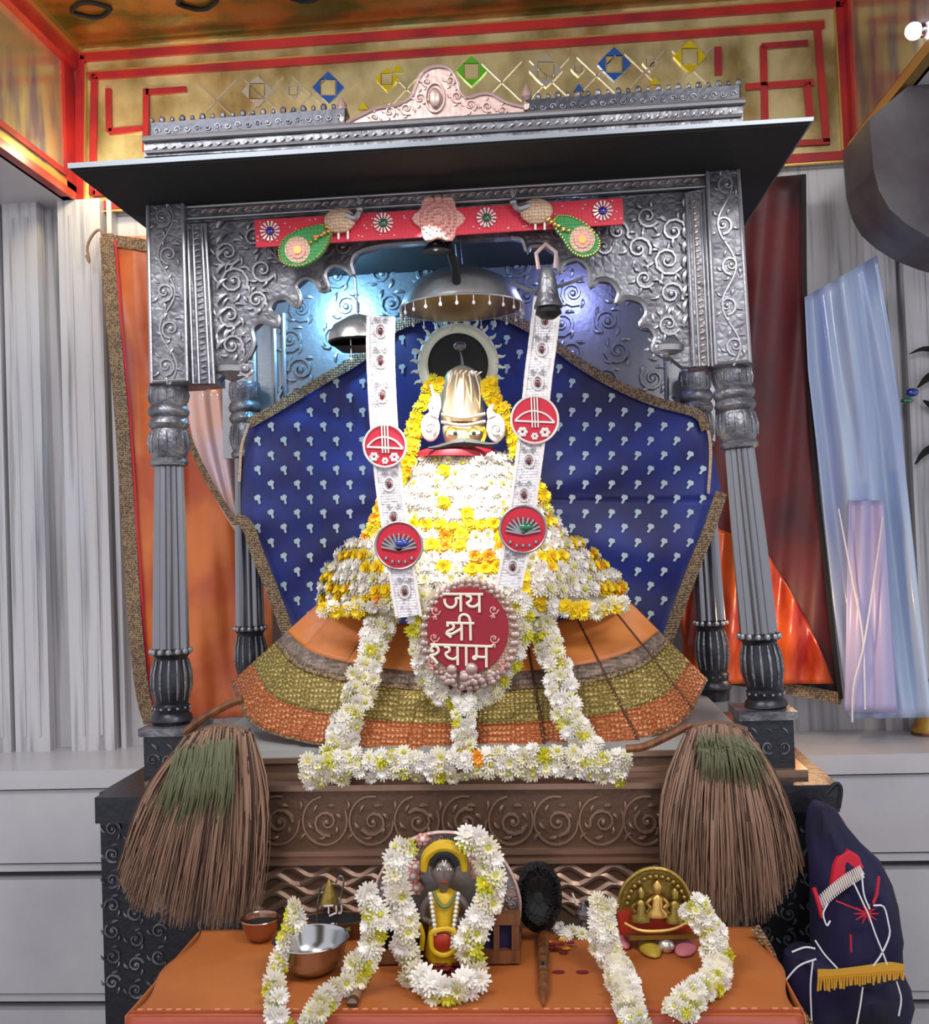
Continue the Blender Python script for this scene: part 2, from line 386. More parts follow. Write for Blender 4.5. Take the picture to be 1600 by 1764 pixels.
# back band
band = struct('trim_2', MB().box((XL, YW-.03, zband), (XR, YW+.1, ztop)), 'gold', smooth=False)
def bar(p, q, wpx, Y, par, m='redtrim', th=.012):
    a = np.array(p, float); b = np.array(q, float); d = (b-a)/np.linalg.norm(b-a); n = np.array([-d[1], d[0]])*wpx/2
    return MB().quad([tuple(a+n), tuple(b+n), tuple(b-n), tuple(a-n)], Y, th).build('border_bar', m, par, smooth=False)
YB = YW-.042
for p, q, wd in (((128, 99), (1452, 4), 15), ((126, 357), (1466, 266), 15), ((138, 95), (136, 362), 16), ((1448, 2), (1462, 268), 17),
                 ((152, 131), (1420, 42), 12), ((162, 125), (158, 335), 11), ((1408, 44), (1424, 244), 12), ((158, 333), (240, 328), 10), ((1330, 248), (1430, 243), 10),
                 ((186, 152), (187, 226), 10), ((187, 226), (246, 221), 10), ((251, 152), (250, 262), 10), ((251, 158), (320, 153), 10),
                 ((1237, 80), (1238, 128), 12), ((1315, 78), (1318, 206), 12), ((1312, 79), (1392, 73), 10), ((1285, 149), (1402, 141), 11), ((1390, 141), (1396, 206), 12)):
    bar(p, q, wd, YB, band)
for p, q in (((128, 90), (1452, -5)), ((150, 123), (1420, 34)), ((128, 367), (1466, 276)), ((147, 110), (145, 350)), ((1438, 12), (1452, 258))):
    bar(p, q, 3, YB-.002, band, 'goldtrim')
for i in range(11):
    x = 372+i*82; y = 176-i*5.6
    if 560 < x < 880 and i % 2: continue
    bar((x-34, y-34), (x+34, y+30), 2, YB+.006, band, 'glassw', .006); bar((x+34, y-38), (x-34, y+34), 2, YB+.006, band, 'glassw', .006)
def star(cx, cy, r, m, inner='gold'):
    # four triangular mirror pieces round a square one
    h = r*.52
    for dx, dy in ((0, -1), (1, 0), (0, 1), (-1, 0)):
        px_, py_ = -dy, dx
        MB().quad([(cx+dx*r, cy+dy*r), (cx+dx*h+px_*h, cy+dy*h+py_*h), (cx+dx*h-px_*h, cy+dy*h-py_*h)], YB+.002, .01).build('mirror_piece', m, band, smooth=False)
    MB().quad([(cx-h*.85, cy-h*.85), (cx+h*.85, cy-h*.85), (cx+h*.85, cy+h*.85), (cx-h*.85, cy+h*.85)], YB+.006, .006).build('mirror_piece', inner, band, smooth=False)
for a in ((443, 157, 27, 'glassw'), (565, 150, 27, 'glassb'), (940, 121, 29, 'glassw'), (1058, 110, 29, 'glassb'), (1188, 97, 28, 'glassy'), (812, 122, 26, 'glassg'), (505, 156, 15, 'glassw'), (666, 136, 20, 'glassy'), (1120, 108, 14, 'glassw'), (996, 118, 13, 'glassw')): star(*a)
for x, y, m in ((505, 192, 'glassb'), (625, 183, 'glassy'), (997, 152, 'glassb'), (1128, 140, 'glassy'), (685, 118, 'glassy')):
    MB().quad([(x-9, y+5), (x, y-8), (x+9, y+5)], YB+.002, .008).build('mirror_piece', m, band, smooth=False)
for i in range(4):   # large triangular facets
    x = 205+i*52; y = 190-i*4
    MB().quad([(x-22, y+34), (x, y-22), (x+24, y+34)], YB+.014, .004).build('mirror_piece', 'goldside' if i % 2 else 'gold', band, smooth=False)
# side beams with their gold mirror faces
lb = struct('wall_left', MB().box((-3.2, -1.5, zband), (XL, YW+.1, ztop)), 'marble_flat', smooth=False)
MB().box((XL-.01, -1.2, zband+.05), (XL+.012, YW-.03, ztop-.05)).build('mirror_face', 'goldside', lb, smooth=False)
for z0, z1, m, t in ((zband, zband+.028, 'redtrim', .03), (zband+.028, zband+.055, 'goldtrim', .022), (zband+.07, zband+.09, 'redtrim', .02), (ztop-.075, ztop-.02, 'redtrim', .04), (ztop-.02, ztop, 'goldtrim', .055)):
    MB().box((XL-.01, -1.2, z0), (XL+t, YW-.03, z1)).build('border_bar', m, lb, smooth=False)
MB().box((XL-.01, YW-.11, zband), (XL+.022, YW-.03, ztop)).build('corner_post', 'redtrim', lb, smooth=False)
rb = struct('wall_right', MB().box((XR, -1.5, zband), (3.2, YW+.1, ztop)), 'marble_flat', smooth=False)
MB().box((XR-.012, -1.2, zband+.05), (XR+.01, YW-.03, ztop-.02)).build('mirror_face', 'goldside', rb, smooth=False)
for z0, z1, m, t in ((zband, zband+.03, 'goldtrim', .03), (zband+.03, zband+.045, 'redtrim', .02), (ztop-.05, ztop, 'redtrim', .03)):
    MB().box((XR-t, -1.2, z0), (XR+.01, YW-.03, z1)).build('border_bar', m, rb, smooth=False)
MB().box((XR-.02, YW-.09, zband), (XR+.01, YW-.03, ztop)).build('corner_post', 'redtrim', rb, smooth=False)
M['bulb'] = mat('lit_bulb', rgb(235, 240, 255), 0, .4, emis=((.85, .9, 1, 1), 9))
pb = at(1598, 52, .43); lm = empty('wall_lamp', pb, 'small lit white bulb on right gold mirror beam at picture edge', 'lamp')
MB().ball((XR-.035, pb.y, pb.z), .022, 14, 10).build('bulb', 'bulb', lm)
MB().lathe([(0, .018), (.5, .02), (1, .014)], (XR-.001, pb.y, pb.z), (XR-.024, pb.y, pb.z), 16).build('lamp_socket', 'steel', lm)
# dark curved stone shoulder hanging below the right beam
sh = [(1497, 205), (1550, 160), (1610, 108), (1700, 60), (1700, 440), (1640, 424), (1598, 408), (1560, 385), (1532, 360), (1514, 328), (1504, 290)]
struct('trim_3', MB().quad(sh, .55, .25), 'darkstone', smooth=False)

# ================================================================ CLOTHS BEHIND
def cloth(name, label, fn, nu, nv, m, cat='curtain', solid=.003):
    mb = MB().grid(fn, nu, nv)
    o = mb.build(name, m, None, solid=solid, angle=180, norm=False); tag(o, label, cat); return o
def poly_edge(pts, t):
    n = len(pts)-1; k = min(int(t*n), n-1); f = t*n-k
    return tuple(lerp(pts[k][i], pts[k+1][i], f) for i in range(2))
LEo = [(174, 408), (180, 480), (186, 560), (198, 690), (207, 820), (216, 960), (224, 1080), (236, 1190), (250, 1246)]
def YC(x, y): return .93+.014*math.sin(x*.055+y*.010)+.004*math.sin(x*.17-y*.02)
def oc(u, v):
    l = poly_edge(LEo, v); r = (470, 402+v*830)
    x = lerp(l[0], r[0], u); y = lerp(l[1], r[1], u); return at(x, y, YC(x, y))
oc_o = cloth('orange_curtain', 'orange satin curtain with gold border behind left posts of silver canopy', oc, 60, 50, 'orange')
def strip(pts, wpx, Y, name, m, par, n=40, th=.006, kind=None):
    q = pl(pts, n); V = []; mb = MB()
    for i in range(n):
        a = np.array(q[max(i-1, 0)]); b = np.array(q[min(i+1, n-1)]); d = (b-a)/max(1e-6, np.linalg.norm(b-a)); nn = np.array([-d[1], d[0]])*(wpx(i/(n-1)) if callable(wpx) else wpx)/2
        p = np.array(q[i])
        for s_, dy in ((1, 0), (-1, 0), (-1, th), (1, th)):
            z = p+s_*nn; YY = Y(p[0], p[1]) if callable(Y) else Y
            V.append(at(z[0], z[1], YY+dy))
    F_ = []
    for i in range(n-1):
        for k in range(4): k2 = (k+1) % 4; F_.append((i*4+k, i*4+k2, i*4+4+k2, i*4+4+k))
    F_.append((0, 1, 2, 3)); F_.append(tuple((n-1)*4+k for k in (3, 2, 1, 0)))
    return mb.add(V, F_).build(name, m, par, angle=50, kind=kind)
strip([(x+9, y) for x, y in LEo], 24, lambda x, y: YC(x, y)-.012, 'gold_border', 'brocade', oc_o)
strip([(176, 412), (220, 418), (262, 424)], 20, lambda x, y: YC(x, y)-.012, 'gold_border', 'brocade', oc_o, n=8)
strip([(x+24, y) for x, y in LEo], 4, lambda x, y: YC(x, y)-.013, 'red_piping', 'red', oc_o)
g = MB(); ptube(g, [(182, 410), (172, 396), (160, 404), (150, 426), (154, 452), (148, 440)], .955, 2.6, 18, 5); pA = at(176, 404, .93); g.tube([pA, pA+Vector((-.01, .10, .03))], .004, 5); g.build('tie_cord', 'brownl', oc_o)
# red satin curtain on the right
REo = [(1388, 300), (1390, 500), (1400, 700), (1412, 850), (1428, 1000), (1440, 1110), (1452, 1204)]
def rc(u, v):
    r = poly_edge(REo, v); l = (1180, 320+v*850); x = lerp(l[0], r[0], u); y = lerp(l[1], r[1], u)
    return at(x, y, .93+.012*math.sin(x*.045+y*.004)+.004*math.sin(x*.13+y*.01))
rco = cloth('red_curtain', 'dark red satin curtain behind right posts of silver canopy', rc, 50, 40, 'redsatin')
strip([(1300, 1180), (1380, 1190), (1450, 1204)], 20, .905, 'gold_border', 'brocade', rco, n=10)
strip([(x-4, y) for x, y in REo], 7, .90, 'dark_piping', 'black', rco)
def oc2(u, v):
    x = lerp(1160+v*20, 1352+v*84-40*(1-v)**2, u); y = lerp(880+60*u, 1178, v); return at(x, y, .865+.014*math.sin(x*.12+y*.01)+.008*math.sin(y*.05))
cloth('orange_glow_drape', 'shiny orange cloth added for the warm glow low on the red curtain', oc2, 40, 30, 'orangered', 'curtain')  # glow on the red curtain, put in as an orange coloured cloth
# rose coloured fold between the left posts with gold edge
def rf(u, v):
    y = 672+v*250; xl = 322+v*88*v; xr = 394+30*v-10*v*v; x = lerp(xl, xr, u)
    return at(x, y, .82+.05*math.sin(u*3.1)*-1+.01*math.sin(u*14))
rfo = cloth('rose_cloth_fold', 'shiny rose and silver cloth fold with gold edge between left posts', rf, 20, 24, 'orangepink', 'cloth')
strip([(318, 740), (345, 800), (372, 850), (402, 896)], 11, .76, 'gold_border', 'brocade', rfo, n=16)
# pale blue sheet right
LB = [(1386, 512), (1392, 640), (1408, 780), (1420, 900), (1436, 1050), (1450, 1150), (1462, 1238)]
RB = [(1510, 440), (1534, 580), (1550, 700), (1560, 820), (1574, 950), (1588, 1080), (1606, 1236)]
def bs(u, v):
    l = poly_edge(LB, v); r = poly_edge(RB, v); x = lerp(l[0], r[0], u); y = lerp(l[1], r[1], u)
    return at(x, y, .88+.022*math.sin(u*9+v*2)+.012*math.sin(u*21-v*3))
bso = cloth('pale_blue_sheet', 'pale blue plastic sheet hanging against marble wall on the right', bs, 50, 50, 'sheetblue', 'sheet')
def ls(u, v):
    y = 862+v*365; x = lerp(1462-v*8, 1522+v*24, u); return at(x, y, .835+.01*math.sin(u*12+v*2))
MB().grid(ls, 24, 24).build('lilac_panel', 'lilac', bso, solid=.002, angle=180, norm=False)
mb = MB(); ptube(mb, [(1444, 876), (1468, 1000), (1486, 1100), (1490, 1222)], .815, 1.6, 14, 5)
ptube(mb, [(1520, 890), (1508, 980), (1488, 1110), (1470, 1180), (1468, 1244)], .81, 1.6, 14, 5)
tag(mb.build('hanging_strings', 'cord'), 'pair of white strings crossing in front of pale blue sheet', 'string')
# black metal ornament at right edge
e = empty('wall_ornament', at(1600, 860, .95), 'black metal leaf ornament with blue stone on right marble wall', 'ornament')
for pts, r in (([(1566, 610), (1590, 601), (1625, 604)], 5), ([(1576, 800), (1592, 780), (1622, 762)], 7), ([(1580, 668), (1600, 650), (1630, 640)], 9), ([(1590, 690), (1612, 700), (1640, 690)], 10), ([(1625, 560), (1632, 700), (1626, 860)], 8)):
    m_ = MB(); ptube(m_, pts, 1.0, r, 9, 6, lambda t: .15+.85*min(1, t*1.6)); m_.build('metal_leaf', 'black', e)
MB().ball(at(1571, 676, .99), .020, 10, 7, (1, .5, .7)).build('blue_stone', 'gemblue', e)
MB().ball(at(1562, 690, .99), .016, 10, 7, (1.2, .5, .6)).build('green_stone', 'gemgreen', e)
# painted horn shaped object on right ledge
p0 = atz(1592, 1264, zledge+.001); e = empty('ledge_horn', p0, 'yellow and brown painted cone standing on right marble ledge at picture edge', 'ornament')
MB().lathe([(0, .045), (.02, .05), (.3, .034), (.7, .02), (1, .008)], p0+Vector((.012, 0, 0)), p0+Vector((.03, 0, .17)), 20).build('cone', 'olivepaint', e)
MB().lathe([(0, .05), (1, .05)], p0+Vector((.012, 0, 0)), p0+Vector((.012, 0, .008)), 20).build('rim', 'wood', e)
# ================================================================ SILVER CANOPY (one thing: podium, posts, roof)
shrine = empty('silver_canopy_throne', at(800, 1590, .2), 'large carved silver canopy throne on dark podium sheltering the flower-robed idol', 'throne')
S = shrine
def post(name, A, B, rpx, Y, seg=48):
    """A top, B bottom points; turned post with fluted shaft"""
    r = rpx*dep(Y)
    up = [(0, 1.0), (.012, 1.05), (.045, 1.0), (.06, .92), (.068, 1.04), (.078, 1.1), (.088, 1.04), (.094, .9), (.102, 1.0), (.112, 1.08), (.122, 1.0), (.128, .88),
          (.14, .98), (.165, 1.06), (.19, 1.02), (.205, .92), (.212, .86), (.222, 1.0), (.232, .96), (.236, .78)]
    up = [(t, q*r) for t, q in up]
    o = MB().lathe(up, A, B, seg).build(name, 'silver', S)
    MB().lathe([(.234, .76*r), (.5, .88*r), (.76, .96*r)], A, B, 72, 12, .2, (0, 1)).build('shaft', 'shaft', o)
    lo = [(.757, .9), (.762, 1.02), (.772, 1.04), (.78, .9), (.79, .84), (.83, 1.02), (.865, 1.04), (.9, .94), (.915, .86), (.922, .98), (.932, .94), (.94, .9), (.948, 1.05), (.962, 1.1), (.97, .98), (.978, .94), (1, .9)]
    MB().lathe([(t, q*r) for t, q in lo], A, B, seg).build('vase_foot', 'silverdk', o)
    ax = (Vector(B)-Vector(A)); bd = MB(); bd2 = MB()
    for k in range(14):
        a = 2*PI*k/14; off = Vector((math.cos(a), math.sin(a), 0))*r
        bd.ball(Vector(A)+ax*.766+off*1.02, r*.17, 6, 4); bd.ball(Vector(A)+ax*.926+off*.96, r*.09, 5, 3)
        # reeded leaves on the vase, and on the upper bulb
        bd2.tube([Vector(A)+ax*t+off*(q) for t, q in ((.79, .88), (.825, 1.02), (.865, 1.04), (.905, .92))], [r*.05, r*.09, r*.09, r*.03], 5)
        bd2.tube([Vector(A)+ax*t+off*(q) for t, q in ((.135, .98), (.165, 1.07), (.195, 1.02))], [r*.04, r*.08, r*.03], 5)
        bd2.tube([Vector(A)+ax*t+off*(q) for t, q in ((.012, 1.02), (.03, 1.05), (.05, 1.0))], [r*.03, r*.07, r*.03], 5)
    bd.build('bead_ring', 'silverhi', o, kind='stuff'); bd2.build('raised_leaves', 'silver', o, kind='stuff')
    return o
YP = .045
post('post', at(290, 664, YP), at(296, 1262, YP), 33, YP)
post('post', at(1259, 632, YP), at(1322, 1238, YP), 32.5, YP)
post('post', at(421, 660, .64), at(434, 1212, .64), 26, .64, 32)
post('post', at(1196, 640, .64), at(1232, 1206, .64), 26, .64, 32)
# carved square blocks under the front posts
for x0, x1, y0, y1, cx in ((249, 332, 1262, 1345, 290), (1282, 1366, 1234, 1328, 1324)):
    a = at(x0, y1, -.01); b = at(x1, y0, -.01)
    o = MB().box((a.x, -.01, a.z), (b.x, .1, b.z)).build('plinth_block', 'silverdk', S, smooth=False)
    r = MB()
    for i in range(3):
        spiral(r, x0+14+i*27, (y0+y1)/2+6, 12, -.012, 2.0, 1.2, i, 1 if i % 2 else -1)
        leaf(r, x0+12+i*27, y0+20, .4, 16, 2.5, -.012)
    r.build('carving', 'silver', o, kind='stuff')
    MB().box((a.x-.008, -.02, b.z-.006), (b.x+.008, .11, b.z+.012)).build('moulding', 'silver', o, smooth=False)
# front square boxes above posts
def vbox(quad_, name='corner_pier', vine_x=None, flip=1):
    o = MB().quad(quad_, -.012, .12, .004).build(name, 'silver', S, smooth=False)
    (xa, ya), (xb, yb), (xc, yc), (xd, yd) = quad_   # TL TR BR BL
    r = MB(); n = 5
    for i in range(n):
        t = (i+.5)/n; L = lerp(xa, xd, t); R_ = lerp(xb, xc, t); y = lerp((ya+yb)/2, (yc+yd)/2, t); cx = (L+R_)/2
        s_ = flip if i % 2 else -flip
        spiral(r, cx+s_*5, y, 17, -.014, 3.0, 1.35, PI/2, s_)
        for a in (0.3, 1.6, 2.6, 4.0, 5.2): leaf(r, cx+s_*4+15*math.cos(a), y+20*math.sin(a), a+.6*s_, 13, 2.8, -.014)
    # stem
    ptube(r, [((lerp(xa, xd, t)+lerp(xb, xc, t))/2+14*math.sin(t*n*PI), lerp((ya+yb)/2, (yc+yd)/2, t)) for t in [k/20 for k in range(21)]], -.013, 2.4, 40, 5)
    r.build('vine_carving', 'silverhi', o, kind='stuff')
    e = MB()
    ptube(e, [(xa+4, ya+4), (xd+4, yd-4)], -.013, 3.2, 3); ptube(e, [(xb-4, yb+4), (xc-4, yc-4)], -.013, 3.2, 3)
    ptube(e, [(xd+4, yd-6), (xc-4, yc-6)], -.013, 3, 3)
    e.build('edge_moulding', 'silverhi', o)
    return o
vbox([(250, 345), (318, 341), (326, 660), (257, 664)])
vbox([(1214, 285), (1275, 280), (1296, 628), (1230, 632)], flip=-1)
# inner frame: mouldings round the arch panel
def mould(name, pts, wpx, Y, th, m='silver'): return strip(pts, wpx, Y, name, m, S, n=max(2, len(pts)), th=th)
fr = MB().quad([(318, 341), (1214, 285), (1216, 322), (320, 384)], .006, .09, .003).build('lintel', 'silver', S, smooth=False)
e = MB(); 
for yo, r in ((2, 5), (14, 3), (34, 3)): ptube(e, [(320, 343+yo), (1214, 287+yo)], .0, r, 3, 8)
e.build('lintel_moulding', 'silverhi', fr)
r = MB()
for i in range(58):
    t = (i+.5)/58; x = lerp(345, 1205, t); y = lerp(364, 309, t); leaf(r, x-5, y+4, -.9, 14, 3.2, .006)
r.build('lintel_leaf_carving', 'silverpink', fr, kind='stuff')
for sgn, q, q2 in ((1, [(318, 384), (356, 382), (372, 662), (327, 664)], [(338, 395), (352, 655)]), (-1, [(1178, 330), (1216, 322), (1231, 630), (1192, 634)], [(1196, 340), (1212, 620)])):
    o = MB().quad(q, .006, .07, .003).build('inner_jamb', 'silver', S, smooth=False)
    e = MB()
    for k in (0.12, .35, .75, .92):
        ptube(e, [(lerp(q[0][0], q[1][0], k), q[0][1]+2), (lerp(q[3][0], q[2][0], k), q[3][1]-3)], .004, 2.6, 3, 6)
    e.build('jamb_moulding', 'silverhi', o)
    r = MB()
    for i in range(26):
        t = (i+.5)/26; leaf(r, lerp(q2[0][0], q2[1][0], t)-5, lerp(q2[0][1], q2[1][1], t)+4, -.8, 11, 2.6, .004)
    r.build('jamb_leaf_carving', 'silverpink' if sgn < 0 else 'silverhi', o, kind='stuff')
# cusped arch panel
left = [(356, 384), (372, 656), (392, 640), (424, 618), (437, 592), (434, 566), (449, 553), (476, 562), (479, 548), (464, 535), (472, 517), (492, 513), (511, 528), (517, 512), (509, 492), (526, 478), (545, 486), (553, 500), (566, 496), (559, 472), (574, 457), (596, 462), (608, 474), (604, 452), (616, 434), (657, 422), (730, 416)]
right = [(880, 408), (900, 412), (908, 432), (914, 424), (940, 424), (960, 438), (964, 470), (972, 452), (996, 446), (1014, 462), (1018, 494), (1030, 482), (1052, 484), (1066, 504), (1062, 522), (1080, 512), (1106, 520), (1114, 540), (1102, 560), (1118, 562), (1130, 580), (1124, 602), (1150, 612), (1176, 632), (1192, 632), (1178, 330)]
ap = MB().quad(left+right, .02, .035).build('cusped_arch_panel', 'silver', S, smooth=False)
e = MB(); q = left[2:]; ptube(e, q, .018, 5, len(q)*3, 6); q2_ = right[:-3]; ptube(e, q2_, .018, 5, len(q2_)*3, 6)
e.build('cusp_moulding', 'silverhi', ap, kind='stuff')
r = MB()
def spray(cx, cy, sgn):
    for x, y, rr, tt, dr in ((0, -70, 24, 1.5, 1), (45, -95, 20, 1.4, -1), (10, -20, 27, 1.6, -1), (60, -40, 22, 1.4, 1), (4, 38, 22, 1.5, 1), (50, 12, 17, 1.3, -1), (96, -70, 19, 1.4, 1), (140, -84, 15, 1.3, -1), (8, 90, 20, 1.4, -1), (30, 130, 13, 1.3, 1)):
        spiral(r, cx+sgn*x, cy+y, rr, .016, 3.6, tt, .5, dr*sgn)
        for a in (.2, 1.1, 2.0, 3.0, 4.1, 5.1):
            leaf(r, cx+sgn*x+rr*.9*math.cos(a), cy+y+rr*.9*math.sin(a), a+.7*sgn, rr*.75, 3.3, .016)
    for kk in range(9): leaf(r, cx-sgn*18, cy-112+kk*26, -1.3 if sgn > 0 else -1.8, 24, 5, .014)
    # big acanthus leaf
spray(392, 505, 1); spray(1160, 468, -1)
for x, y in ((640, 396), (690, 392), (560, 430), (590, 425), (960, 400), (1000, 405), (1040, 425), (880, 385)):
    spiral(r, x, y, 14, .016, 3, 1.3)
r.build('scroll_carving', 'silverhi', ap, kind='stuff')
# hanging knobs of the arch
for x, y, s_ in ((401, 634, 1), (1151, 598, .95)):
    a = at(x, y-38, .04); b = at(x, y+24, .04); k = dep(.04)*s_
    MB().lathe([(0, 12*k), (.15, 18*k), (.3, 12*k), (.42, 20*k), (.6, 31*k), (.75, 30*k), (.88, 17*k), (1, 2*k)], a, b, 24).build('pendant_knob', 'silverhi', ap)
    g = MB()
    for i in range(5): leaf(g, x-22+i*11, y-52+abs(i-2)*5, -1.7+.3*(i-2), 20, 4, .02)
    g.build('knob_leaves', 'silverhi', ap, kind='stuff')
# roof: wide flat eave, cornice, cresting
eL = at(116, 290, -.25); eR = at(1402, 208, -.25)
zc = .0
def tilt(x, z0): return 0
def slab(name, m, xa, xb, ya, yb, pts_left_py, pts_right_py, Yf, Yb_, par=S):
    """slab whose front face is the px quad, extruded back to Yb_"""
    return MB().quad([(xa, pts_left_py[0]), (xb, pts_right_py[0]), (xb, pts_right_py[1]), (xa, pts_left_py[1])], Yf, Yb_-Yf).build(name, m, par, smooth=False)
ev = MB().quad([(118, 286), (1400, 205), (1394, 214), (124, 295)], -.25, .98).build('eave', 'eave', S, smooth=False)
MB().quad([(116, 281), (1402, 201), (1401, 208), (117, 290)], -.256, 1.0).build('eave_edge', 'eavetop', ev, smooth=False)
MB().quad([(246, 300), (1278, 238), (1276, 284), (249, 347)], .0, .66).build('eave_soffit_block', 'eave', S, smooth=False)
cn = slab('cornice', 'silver', 248, 1280, 0, 0, (238, 270), (168, 215), -.10, .6)
e = MB(); ptube(e, [(246, 240), (1283, 174)], -.105, 6, 3, 8); ptube(e, [(250, 262), (1278, 198)], -.105, 3, 3, 6)
e.build('cornice_moulding', 'silverhi', cn)
r = MB()
for i in range(64):
    t = (i+.5)/64; x = lerp(260, 1268, t); y = lerp(256, 192, t); leaf(r, x-5, y+3, -1.1, 10, 2.6, -.103)
r.build('cornice_leaf_carving', 'silverhi', cn, kind='stuff')
for xa, xb, ya, yb, m in ((258, 596, 212, 186, 'silver'), (905, 1276, 172, 146, 'silver')):
    c = MB().quad([(xa, ya), (xb, yb), (xb, yb+28), (xa, ya+28)], -.07, .04, .003).build('cresting', 'silverdk', S, smooth=False)
    g = MB(); n = int((xb-xa)/17)
    for i in range(n+1):
        t = i/n; g.ball(at(lerp(xa+4, xb-4, t), lerp(ya, yb, t)-3, -.055), .0075 if i % 2 else .0055, 7, 5, (1, 1, 1.3))
        if i < n: spiral(g, lerp(xa+4, xb-4, t)+8, lerp(ya, yb, t)+14, 6, -.071, 1.5, 1.1, 0, 1 if i % 2 else -1, 9)
    g.build('cresting_beads', 'silver', c, kind='stuff')
for x, y in ((590, 200), (908, 178)):
    MB().lathe([(0, .010), (.2, .012), (.35, .006), (.5, .013), (.7, .010), (.85, .005), (1, .001)], at(x, y+14, -.06), at(x-2, y-34, -.06), 16).build('finial', 'silverpink', S)
crest = [(596, 212), (618, 200), (650, 186), (680, 182), (706, 168), (716, 146), (726, 126), (742, 116), (760, 114), (776, 120), (788, 140), (792, 158), (806, 168), (826, 162), (846, 162), (872, 176), (902, 184), (906, 198), (904, 208), (598, 232)]
c = MB().quad(crest, -.08, .03, .003).build('crest_panel', 'silverpink', S, smooth=False)
g = MB(); ptube(g, crest[:-3], -.083, 3, 50, 6)
for sgn in (-1, 1):
    for x, y, rr, dr in ((32, 168, 11, 1), (55, 184, 11, -1), (84, 188, 10, 1), (110, 196, 8, -1), (20, 140, 8, -1)):
        spiral(g, 755+sgn*x, y-sgn*x*.055, rr, -.082, 2.4, 1.3, 1, dr*sgn)
        for a in (0, 1.5, 3, 4.5): leaf(g, 755+sgn*x+rr*math.cos(a), y-sgn*x*.055+rr*math.sin(a), a+.5, 8, 2, -.082)
g.build('crest_carving', 'silverpink', c, kind='stuff')
g = MB(); g.ball(at(749, 168, -.088), .019, 14, 9, (.72, .4, 1.15)); g.build('crest_boss', 'silverpink', c)
g = MB(); ptube(g, ellipse(749, 168, 16, 25, 20)+[(765, 168)], -.084, 2.2, 40, 5); g.build('boss_ring', 'silverpink', c, kind='stuff')
# back panel of embossed silver
bp = MB().quad([(380, 350), (1230, 296), (1232, 760), (384, 790)], .70, .03).build('back_panel', 'silverhi', S, smooth=False)
r = MB()
for i in range(9):
    for j in range(6):
        x = 500+i*78; y = 480-i*4.5+j*52
        if 640 < x < 930 and y > 560: continue
        spiral(r, x+18*(j % 2), y, 22, .695, 4, 1.5, j, 1 if (i+j) % 2 else -1)
        for a in (.5, 2, 3.6, 5): leaf(r, x+18*(j % 2)+20*math.cos(a), y+20*math.sin(a), a+.8, 16, 3.6, .695)
for x in (440, 476, 492, 1180, 1150): ptube(r, [(x-4, 540), (x, 720)], .694, 4, 3, 6)
for y in (396, 420, 434, 450): ptube(r, [(560, y+9), (930, y-14)], .694, 3.4, 3, 6)
r.build('embossed_scrolls', 'silverhi', bp, kind='stuff')
# seat slab with stepped mouldings
st = None
for y0, y1, Y, m in ((1286, 1300, -.004, 'seat'), (1300, 1309, -.014, 'silverreflhi'), (1309, 1327, -.008, 'silverrefl'), (1327, 1335, -.022, 'silverreflhi'), (1335, 1347, -.016, 'silverrefl'), (1345, 1357, -.04, 'silverreflhi')):
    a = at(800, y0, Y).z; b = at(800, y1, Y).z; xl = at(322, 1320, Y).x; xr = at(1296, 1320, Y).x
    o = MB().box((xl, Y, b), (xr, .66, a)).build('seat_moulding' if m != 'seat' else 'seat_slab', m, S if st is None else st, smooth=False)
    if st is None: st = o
MB().box((at(249, 1340, -.03).x, -.03, at(800, 1358, -.03).z), (at(1392, 1330, -.03).x, .70, at(800, 1337, -.03).z)).build('podium_top', 'silverreflhi', S, smooth=False)
# podium
zt = at(800, 1356, -.06).z
pod = MB().box((at(172, 1400, -.05).x, -.05, -.35), (at(1436, 1400, -.05).x, .72, zt)).build('podium', 'silverdk', S, smooth=False)  # shade at the podium corners is put into this dark silver colour
MB().box((at(163, 1380, -.10).x, -.10, at(800, 1372, -.1).z-.045), (at(452, 1380, -.10).x, .73, zt+.001)).build('podium_cap', 'silverdk', pod, smooth=False)
MB().box((at(1185, 1380, -.10).x, -.10, at(800, 1372, -.1).z-.045), (at(1446, 1380, -.10).x, .73, zt+.001)).build('podium_cap', 'silverdk', pod, smooth=False)
fz = MB().quad([(436, 1358), (1190, 1350), (1192, 1466), (438, 1470)], -.07, .03, .003).build('frieze_panel', 'silverrefl', pod, smooth=False)
r = MB()
for i, x in enumerate((478, 560, 640, 718, 800, 880, 958, 1036, 1112)):
    ptube(r, [(x+38*math.cos(a), 1413+42*math.sin(a)) for a in [2*PI*k/14-(.4 if i % 2 else 0) for k in range(12)]], -.073, 2.6, 26, 5)
    spiral(r, x+3, 1416, 24, -.073, 3.6, 1.4, i*1.3, 1 if i % 2 else -1)
    for a in (.4, 1.5, 2.6, 3.7, 4.9, 5.8): leaf(r, x+22*math.cos(a), 1414+26*math.sin(a), a+.9, 15, 3.4, -.073)
    leaf(r, x+40, 1380, 1.2, 18, 3, -.073); leaf(r, x+40, 1448, -1.4, 18, 3, -.073)
r.build('roundel_carving', 'silverreflhi', fz, kind='stuff')
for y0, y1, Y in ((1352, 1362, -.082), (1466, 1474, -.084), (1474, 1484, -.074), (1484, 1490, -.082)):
    MB().quad([(434, y0+2), (1192, y0-4), (1192, y1-4), (434, y1+2)], Y, .04).build('frieze_moulding', 'silverreflhi', fz, smooth=False)
wv = MB().quad([(436, 1488), (1192, 1482), (1196, 1620), (438, 1620)], -.062, .02).build('wave_panel', 'silverrefl', pod, smooth=False)
r = MB()
